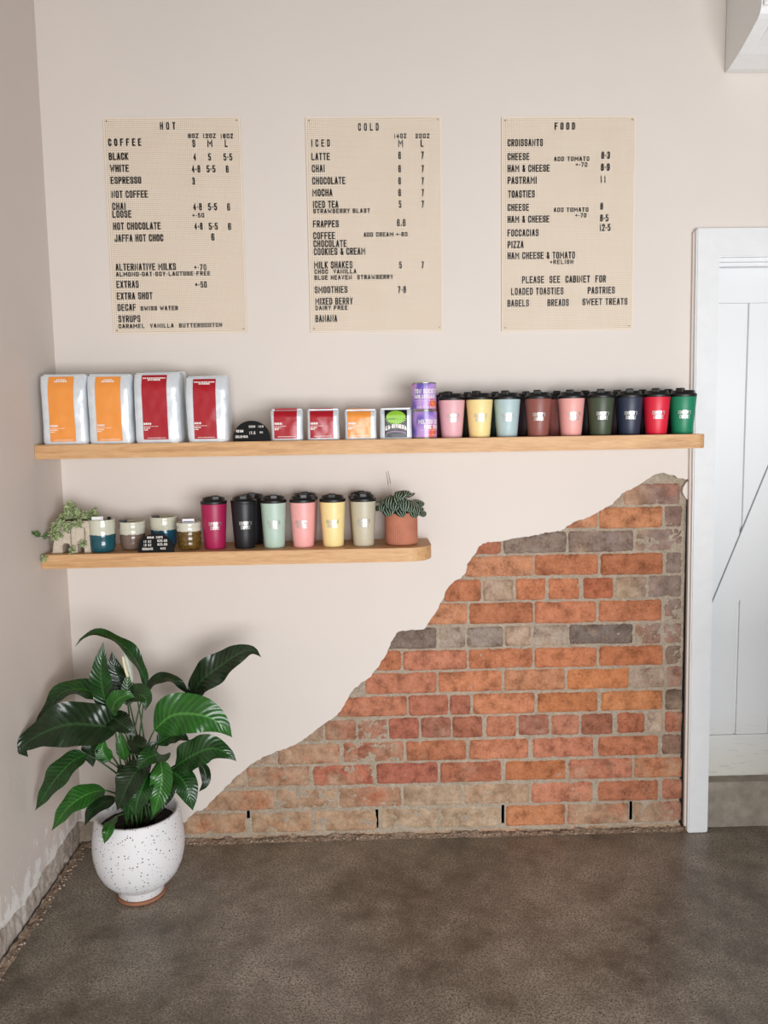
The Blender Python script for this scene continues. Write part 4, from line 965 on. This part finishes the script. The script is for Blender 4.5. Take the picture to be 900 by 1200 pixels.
# (points (u, v, depth offset from pot centre), width px, normal, fold, wave, material)
UPF = (.1, -.75, .65); FRO = (0, -1, .15); TOP = (0, -.35, .95); RGT = (.5, -.6, .6); LFT = (-.4, -.7, .6)
leaves = [
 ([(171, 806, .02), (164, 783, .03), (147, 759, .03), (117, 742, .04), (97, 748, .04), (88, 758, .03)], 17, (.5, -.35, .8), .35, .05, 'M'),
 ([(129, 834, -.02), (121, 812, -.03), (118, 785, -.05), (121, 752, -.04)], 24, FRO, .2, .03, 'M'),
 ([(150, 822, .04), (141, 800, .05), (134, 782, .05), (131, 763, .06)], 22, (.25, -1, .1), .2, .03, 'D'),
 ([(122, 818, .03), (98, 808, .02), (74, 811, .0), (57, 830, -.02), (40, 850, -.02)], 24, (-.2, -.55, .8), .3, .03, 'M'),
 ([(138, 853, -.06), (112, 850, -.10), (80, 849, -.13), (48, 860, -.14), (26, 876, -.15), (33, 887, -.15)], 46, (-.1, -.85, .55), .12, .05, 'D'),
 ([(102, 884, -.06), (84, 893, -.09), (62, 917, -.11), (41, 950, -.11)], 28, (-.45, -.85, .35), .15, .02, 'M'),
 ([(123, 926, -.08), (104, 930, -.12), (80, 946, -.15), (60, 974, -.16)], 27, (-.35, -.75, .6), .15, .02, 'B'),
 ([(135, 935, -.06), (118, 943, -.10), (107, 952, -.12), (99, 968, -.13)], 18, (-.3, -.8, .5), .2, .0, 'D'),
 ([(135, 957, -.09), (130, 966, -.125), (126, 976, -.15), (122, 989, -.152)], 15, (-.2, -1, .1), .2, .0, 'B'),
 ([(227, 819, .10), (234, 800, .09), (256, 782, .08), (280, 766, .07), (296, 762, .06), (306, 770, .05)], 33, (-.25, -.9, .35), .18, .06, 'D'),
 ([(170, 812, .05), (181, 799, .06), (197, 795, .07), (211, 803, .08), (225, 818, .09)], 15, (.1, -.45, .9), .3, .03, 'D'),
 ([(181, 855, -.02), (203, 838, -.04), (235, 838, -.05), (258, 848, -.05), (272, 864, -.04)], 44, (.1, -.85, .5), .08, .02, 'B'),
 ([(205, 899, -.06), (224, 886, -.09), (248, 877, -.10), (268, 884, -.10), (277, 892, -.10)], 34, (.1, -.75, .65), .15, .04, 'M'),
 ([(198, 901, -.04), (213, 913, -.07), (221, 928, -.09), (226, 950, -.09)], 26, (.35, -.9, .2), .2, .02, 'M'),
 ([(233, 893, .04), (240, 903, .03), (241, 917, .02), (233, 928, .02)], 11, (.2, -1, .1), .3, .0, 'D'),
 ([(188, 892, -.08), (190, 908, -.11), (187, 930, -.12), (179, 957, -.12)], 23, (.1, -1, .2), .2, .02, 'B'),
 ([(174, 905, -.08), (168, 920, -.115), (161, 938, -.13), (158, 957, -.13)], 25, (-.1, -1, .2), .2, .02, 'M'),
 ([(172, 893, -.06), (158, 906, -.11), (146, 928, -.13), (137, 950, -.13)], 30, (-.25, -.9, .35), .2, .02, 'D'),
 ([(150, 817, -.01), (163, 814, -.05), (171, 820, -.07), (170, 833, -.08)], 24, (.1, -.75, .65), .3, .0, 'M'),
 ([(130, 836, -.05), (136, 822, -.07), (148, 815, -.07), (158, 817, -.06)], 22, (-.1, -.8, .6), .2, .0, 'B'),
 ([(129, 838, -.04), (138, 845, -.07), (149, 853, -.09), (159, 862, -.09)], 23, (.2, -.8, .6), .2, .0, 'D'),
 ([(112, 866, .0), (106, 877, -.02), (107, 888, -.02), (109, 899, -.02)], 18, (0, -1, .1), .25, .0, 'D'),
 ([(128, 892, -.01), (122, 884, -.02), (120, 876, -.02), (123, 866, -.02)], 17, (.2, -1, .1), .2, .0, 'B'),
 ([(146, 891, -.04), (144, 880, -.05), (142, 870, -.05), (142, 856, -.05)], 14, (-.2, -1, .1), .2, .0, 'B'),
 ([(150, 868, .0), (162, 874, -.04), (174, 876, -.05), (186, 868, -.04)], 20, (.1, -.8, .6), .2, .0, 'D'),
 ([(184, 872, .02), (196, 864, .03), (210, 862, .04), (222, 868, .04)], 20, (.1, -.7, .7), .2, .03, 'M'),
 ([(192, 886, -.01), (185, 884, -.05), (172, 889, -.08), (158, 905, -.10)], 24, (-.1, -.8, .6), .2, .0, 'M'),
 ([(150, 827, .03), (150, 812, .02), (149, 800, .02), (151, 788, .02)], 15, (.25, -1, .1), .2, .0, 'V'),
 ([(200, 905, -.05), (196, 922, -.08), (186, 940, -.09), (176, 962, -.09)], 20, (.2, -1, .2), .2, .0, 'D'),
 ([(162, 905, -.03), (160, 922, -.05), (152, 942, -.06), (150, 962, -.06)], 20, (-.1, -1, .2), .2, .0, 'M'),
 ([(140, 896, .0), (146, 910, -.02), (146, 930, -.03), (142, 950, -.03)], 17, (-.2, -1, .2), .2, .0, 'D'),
]
orig = Vector(lily.location)
def lp(u, v, dy):
    Y = min(PY+dy, YL(u, v)-.035, -.03); return P(u, v, Y)-orig
mats_ = {'M': M_leaf, 'B': M_leafb, 'D': M_leafd, 'V': M_leafv}
rl = random.Random(5)
def petiole(base, r=.0026, bulge=None):
    a = rl.uniform(0, 2*PI); rr = rl.uniform(.01, .055)
    s0 = Vector((rr*math.cos(a), rr*math.sin(a), HP-.047))
    m1 = s0.lerp(base, .45)+Vector((0, 0, .03+.1*max(0, .1-abs(base.z-s0.z))))
    m1.x = s0.x+(base.x-s0.x)*.28; m1.y = s0.y+(base.y-s0.y)*.28
    m2 = s0.lerp(base, .8); m2.x = s0.x+(base.x-s0.x)*.66; m2.z = max(m2.z, s0.z+.02)+.015
    if (base.z - s0.z) < .06: m1.z = HP+.03; m2.z = max(m2.z, HP+.03)
    return tube([s0, m1, m2, base], r*1.4, r*.8, 6, 14)
for i, (pts, wpx, N, fo, wa, m_) in enumerate(leaves):
    pl = [lp(*q) for q in pts]
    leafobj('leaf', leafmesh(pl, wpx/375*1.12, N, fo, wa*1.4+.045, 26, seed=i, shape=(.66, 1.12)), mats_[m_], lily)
    obj('stem', petiole(pl[0]+(pl[0]-pl[1])*.0), M_stem, lily, True)
# flower: pale spathe behind a spadix
sp_ = [lp(*q) for q in ((156, 800, .02), (153, 785, .03), (150, 772, .03), (146, 758, .03))]
fl = leafobj('spathe', leafmesh(sp_, .030, (-.5, -.8, .1), .3, 0, shape=(.6, .8)), M_spathe, lily); fl['label'] = 'white flower spathe'
obj('spadix', tube([lp(150, 793, .0), lp(147, 784, .0), lp(145, 776, .0), lp(144, 769, .0)], .0052, .004, 8, 8), M_spadix, fl, True)
obj('stem', petiole(sp_[0]), M_stem, lily, True)

# ---------------------------------------------------------------- peperomia in terracotta pot
pep_x = P(470.5, 640, -.12).x
pep = thing('potted_peperomia', 'striped leaf peperomia in a ribbed terracotta pot at the right end of the lower shelf', 'potted plant', (pep_x, -.12, zLs+.0004))
PR = .0545; PH = .107
V, F = [], []; n = 192
prof = [(PR*.90, 0), (PR*.975, .002), (PR*.99, .006), (PR, .02), (PR, PH-.003), (PR-.0015, PH), (PR-.004, PH), (PR-.005, PH-.004), (PR-.006, PH-.02)]
for kx, (r, z) in enumerate(prof):
    for i in range(n):
        a = 2*PI*i/n; rr = r+(.0005 if (i % 4 < 2 and 2 <= kx <= 4) else 0); V.append(Vector((rr*math.cos(a), rr*math.sin(a), z)))
for kx in range(len(prof)-1):
    for i in range(n):
        j = (i+1) % n; F.append((kx*n+i, kx*n+j, (kx+1)*n+j, (kx+1)*n+i))
F.append(tuple(range(n-1, -1, -1)))
obj('pot', (V, F), simple('terracotta', 'B8755B', .8, var=.08, scale=25, bump=.12), pep)
obj('soil', lathe([(PR-.006, PH-.016), (.02, PH-.012)], 32, False, True), simple('dark_soil', '2B1E16', .95, var=.4, scale=120, bump=.8), pep)
M_pep = leafmat('peperomia_leaf', '1E2F22', '2A3F2C', '9DB29A', 4, -.02, .38, 0, .02)
# longitudinal stripes for peperomia
k = NT('peperomia_stripes'); uv = k.n('ShaderNodeTexCoord'); spx = k.n('ShaderNodeSeparateXYZ'); k.l(uv.outputs['UV'], spx.inputs[0])
s = k.math('SINE', k.math('MULTIPLY', k.math('SUBTRACT', spx.outputs[0], .5), 4*2*PI))
k.col(k.mix(k.ramp(s, [(.55, (0, 0, 0, 1)), (.95, (1, 1, 1, 1))]), lin('1B2C1E'), lin('A9BBA6'))).rough(.36, 0, .5); M_pep = k.m
rp = random.Random(11)
def pepleaf(base, tip, wd, N):
    b, t_ = Vector(base), Vector(tip); m = (b+t_)/2+Vector(N).normalized()*.006
    return leafmesh([b, m, t_], wd, N, -.05, 0, 8, 8, (.5, .55), curlw=.18)
spots = []
cpx = lambda u, v, Y: P(u, v, Y)-Vector(pep.location)
pl_list = [((458, 580), (455, 596)), ((465, 578), (468, 592)), ((474, 583), (473, 600)), ((484, 590), (488, 603)), ((479, 575), (476, 580)), ((452, 594), (457, 605)), ((446, 591), (442, 599)), ((492, 596), (496, 606)),
 ((466, 594), (473, 606)), ((489, 585), (494, 594)), ((477, 579), (484, 581)), ((448, 586), (441, 589)), ((484, 596), (486, 607)), ((459, 592), (454, 605)), ((468, 584), (474, 590)), ((456, 584), (448, 590)), ((480, 588), (480, 601)), ((463, 586), (461, 599)), ((489, 592), (493, 600)), ((471, 575), (466, 585)), ((450, 588), (447, 600))]
for i, ((a, b), (c, d)) in enumerate(pl_list):
    Y0 = -.12-.03*math.sin(i*1.7); f_ = -.03 if d > 597 else -.012
    ex = (c-468)/26
    Yt = -.12-.06*math.sqrt(max(0, 1-min(1, abs(ex))**2))+f_*.3
    bb = cpx(a, b, Yt+.03); tt = cpx(c, d, Yt-.002)
    if tt.z < PH+.004:   # keep hanging tips outside the rim
        rr = math.hypot(tt.x, tt.y)
        if rr < PR+.006: tt.x *= (PR+.007)/rr; tt.y *= (PR+.007)/rr
    N = Vector(((c-469)*.012, -.8, .45))
    L = (tt-bb).length
    leafobj('leaf', pepleaf(bb, tt, max(.024, .036*min(1, L/.035)), N), M_pep, pep)
for i in range(16):      # back and top leaves
    a = 2*PI*i/16; r = .03+.03*rp.random()
    b = Vector((r*.6*math.cos(a), r*.6*math.sin(a), PH+.02+.025*rp.random())); t_ = Vector((1.5*r*math.cos(a), 1.3*r*math.sin(a), PH+.008+.03*rp.random()))
    leafobj('leaf', pepleaf(b, t_, .032, (math.cos(a)*.5, math.sin(a)*.5-.25, .8)), M_pep, pep)
V, F = [], []
for i in range(14):
    a = 2*PI*i/14; V, F = join((V, F), tube([(.012*math.cos(a), .012*math.sin(a), PH-.014), (.02*math.cos(a), .02*math.sin(a), PH+.015), (.032*math.cos(a), .03*math.sin(a), PH+.03)], .0012, .001, 5, 6))
obj('stems', (V, F), simple('pep_stem', '6A4A3A', .6), pep, True)
fst = simple('flower_spike', '5A5134', .8); fst2 = simple('pale_stalk', 'C9BC9A', .8)
for (u0, v0, u1, v1, u2, v2) in ((457, 579, 455, 568, 452.5, 553), (459, 578, 457.5, 566, 454.5, 552)):
    s_ = obj('flower_stalk', tube([cpx(u0, v0, -.11)-Vector((0, 0, .03)), cpx(u0, v0, -.11), cpx(u1, v1, -.11)], .0009, .0008, 5, 8), fst2, pep, True)
    obj('flower_spike', tube([cpx(u1, v1, -.11), cpx((u1+u2)/2+.2, (v1+v2)/2, -.11), cpx(u2, v2, -.11)], .0011, .0007, 5, 8), fst, s_, True)

# ---------------------------------------------------------------- succulent in an arched planter
sx0, sx1 = P(64, 655, -.185).x, P(107, 650, -.185).x
suc = thing('potted_succulent', 'trailing green succulent in a sand coloured planter with arched feet', 'potted plant', ((sx0+sx1)/2, -.155, zLs+.0004))
WS = sx1-sx0; HS = .104
x0, x1 = -WS/2, WS/2
pts = [(x0, 0), (x0+.014, 0)]
def arch(c, r, h):
    return [(c-r, 0), (c-r, h-r)]+[(c-r*math.cos(PI*i/8), h-r+r*math.sin(PI*i/8)) for i in range(1, 8)]+[(c+r, h-r), (c+r, 0)]
pts = [(x0-.004, 0)]+arch(x0+WS*.40-.006, .013, .033)+arch(x0+WS*.74, .011, .031)+[(x1, 0), (x1-.002, HS*.96), (x1-.006, HS), (x0+.020, HS), (x0+.012, HS*.95), (x0+.004, HS*.5)]
bm = bmesh.new(); mt_ = mesh('planter', *prism(pts, -.038, .038)); bm.from_mesh(mt_)
bmesh.ops.dissolve_limit(bm, angle_limit=.02, verts=bm.verts[:], edges=bm.edges[:])
bmesh.ops.bevel(bm, geom=[e for e in bm.edges if e.calc_face_angle(0) > 1.2 and abs(e.verts[0].co.y-e.verts[1].co.y) < .001], offset=.0035, segments=3, affect='EDGES'); bm.to_mesh(mt_); bm.free()
link('planter', mt_, simple('sand_ceramic', 'CFC1AE', .75, var=.12, scale=160, bump=.15), suc)
obj('rear_shade_wall', box(x0+.006, x1-.004, .030, .0375, 0, HS*.5), bpy.data.materials['sand_ceramic'], suc)  # added behind the arches so their openings fall into shade
obj('soil', box(x0+.024, x1-.01, -.03, .03, HS-.002, HS+.003, .001), simple('grit_soil', '3A2E24', .95, var=.4, scale=150), suc)
M_suc = simple('succulent_leaf', '9FAE7C', .5, var=.3, scale=90, bump=.1); M_suc2 = simple('succulent_leaf_dark', '5C8046', .5, var=.25, scale=90); M_sst = simple('succulent_stem', '7A6455', .8)
rs = random.Random(21)
def blob_leaf(c, d, L, w_):       # fat little leaf: stretched octahedral spindle
    d = d.normalized(); a = d.orthogonal().normalized(); b = d.cross(a); V = [c]; F = []
    rings = [(.3, .8), (.6, 1.0), (.85, .7)]
    for t, r in rings:
        for k_ in range(6):
            an = PI/3*k_; V.append(c+d*L*t+a*w_*r*math.cos(an)+b*w_*r*.55*math.sin(an))
    V.append(c+d*L)
    for k_ in range(6):
        j = (k_+1) % 6; F.append((0, 1+j, 1+k_))
        for q in range(2): F.append((1+q*6+k_, 1+q*6+j, 7+q*6+j, 7+q*6+k_))
        F.append((13+k_, 13+j, 19))
    return V, F
so = Vector(suc.location)
def sp3(u, v, Y): 
    Y = min(Y, YL(u, v)-.012) if YL(u, v) < 5 else Y
    return P(u, v, Y)-so
strands = [  # (points, leaf density pattern: 'full', 'tip')
 ([(78, 617, -.155), (82, 606, -.155), (82, 590, -.155)], 'full', 0), ([(84, 617, -.15), (87, 605, -.15), (86, 592, -.15)], 'full', 0), ([(88, 617, -.16), (92, 607, -.16), (91, 598, -.165)], 'full', 0),
 ([(92, 617, -.16), (97, 608, -.165), (100, 602, -.17)], 'full', 0), ([(96, 617, -.155), (104, 606, -.15), (110, 598, -.14)], 'full', 0), ([(96, 617, -.16), (105, 608, -.16), (113, 603, -.15)], 'full', 0),
 ([(75, 617, -.17), (68, 611, -.18), (63, 618, -.195), (60, 628, -.205)], 'full', 0), ([(73, 617, -.175), (66, 614, -.19), (66, 622, -.205), (64, 632, -.21)], 'full', 0), ([(78, 617, -.18), (74, 612, -.195), (71, 620, -.205), (69, 628, -.205)], 'full', 0),
 ([(70, 617, -.16), (62, 612, -.165), (58, 622, -.175), (58, 636, -.18), (61, 646, -.20), (55, 653, -.225), (49, 655, -.232)], 'tip', 0),
 ([(72, 617, -.165), (64, 620, -.17), (56, 630, -.175), (50, 629, -.18), (40, 627, -.185)], 'tip', 1),
 ([(84, 617, -.175), (83, 618, -.196), (83, 630, -.202), (84, 640, -.204), (85, 647, -.206)], 'tip', 0), ([(98, 617, -.175), (99, 619, -.196), (100, 628, -.200), (99, 634, -.202), (97, 639, -.204)], 'tip', 0),
 ([(88, 617, -.18), (86, 614, -.195), (80, 617, -.20), (77, 622, -.204)], 'full', 0), ([(94, 617, -.18), (94, 612, -.195), (93, 617, -.203)], 'full', 0), ([(82, 617, -.15), (76, 608, -.15), (72, 606, -.15)], 'full', 0), ([(100, 617, -.16), (104, 612, -.17), (103, 618, -.18)], 'full', 0),
 ([(80, 617, -.16), (78, 602, -.16), (79, 594, -.16)], 'full', 0)]
for pts_, mode, dk in strands:
    pp_ = [sp3(*q) for q in pts_]; c = spline(pp_, 20)
    st = obj('trailing_stem', tube(pp_, .0011, .0009, 5, 16), M_sst, suc, True)
    V, F = [], []
    for i, p in enumerate(c):
        t = i/20
        if mode == 'tip':
            if t < .82 and not (dk and i in (12, 13)):
                if not dk and i % 2 == 0 and t > .2:
                    for _ in range(2):
                        V, F = join((V, F), blob_leaf(p, Vector((rs.uniform(-1, 1), rs.uniform(-1, -.1), rs.uniform(-.6, .4))), .006, .0012))
                continue
        elif t < .15: continue
        T = (c[min(i+1, 20)]-c[max(i-1, 0)]).normalized()
        for q in range((2 if i % 2 else 3) if mode == 'full' else (2 if dk else 5)):
            d_ = Vector((rs.uniform(-1, 1), rs.uniform(-1, .35), rs.uniform(-.5, 1)))
            d_ = (d_+T*.4)
            L = rs.uniform(.010, .017)*(1.35 if dk else 1)
            e_ = p+d_.normalized()*L+so
            if e_.x < .004: d_.x = abs(d_.x)
            V, F = join((V, F), blob_leaf(p, d_, L, rs.uniform(.0032, .005)*(1.4 if dk else 1)))
    obj('leaves', (V, F), M_suc2 if dk else M_suc, st, True)
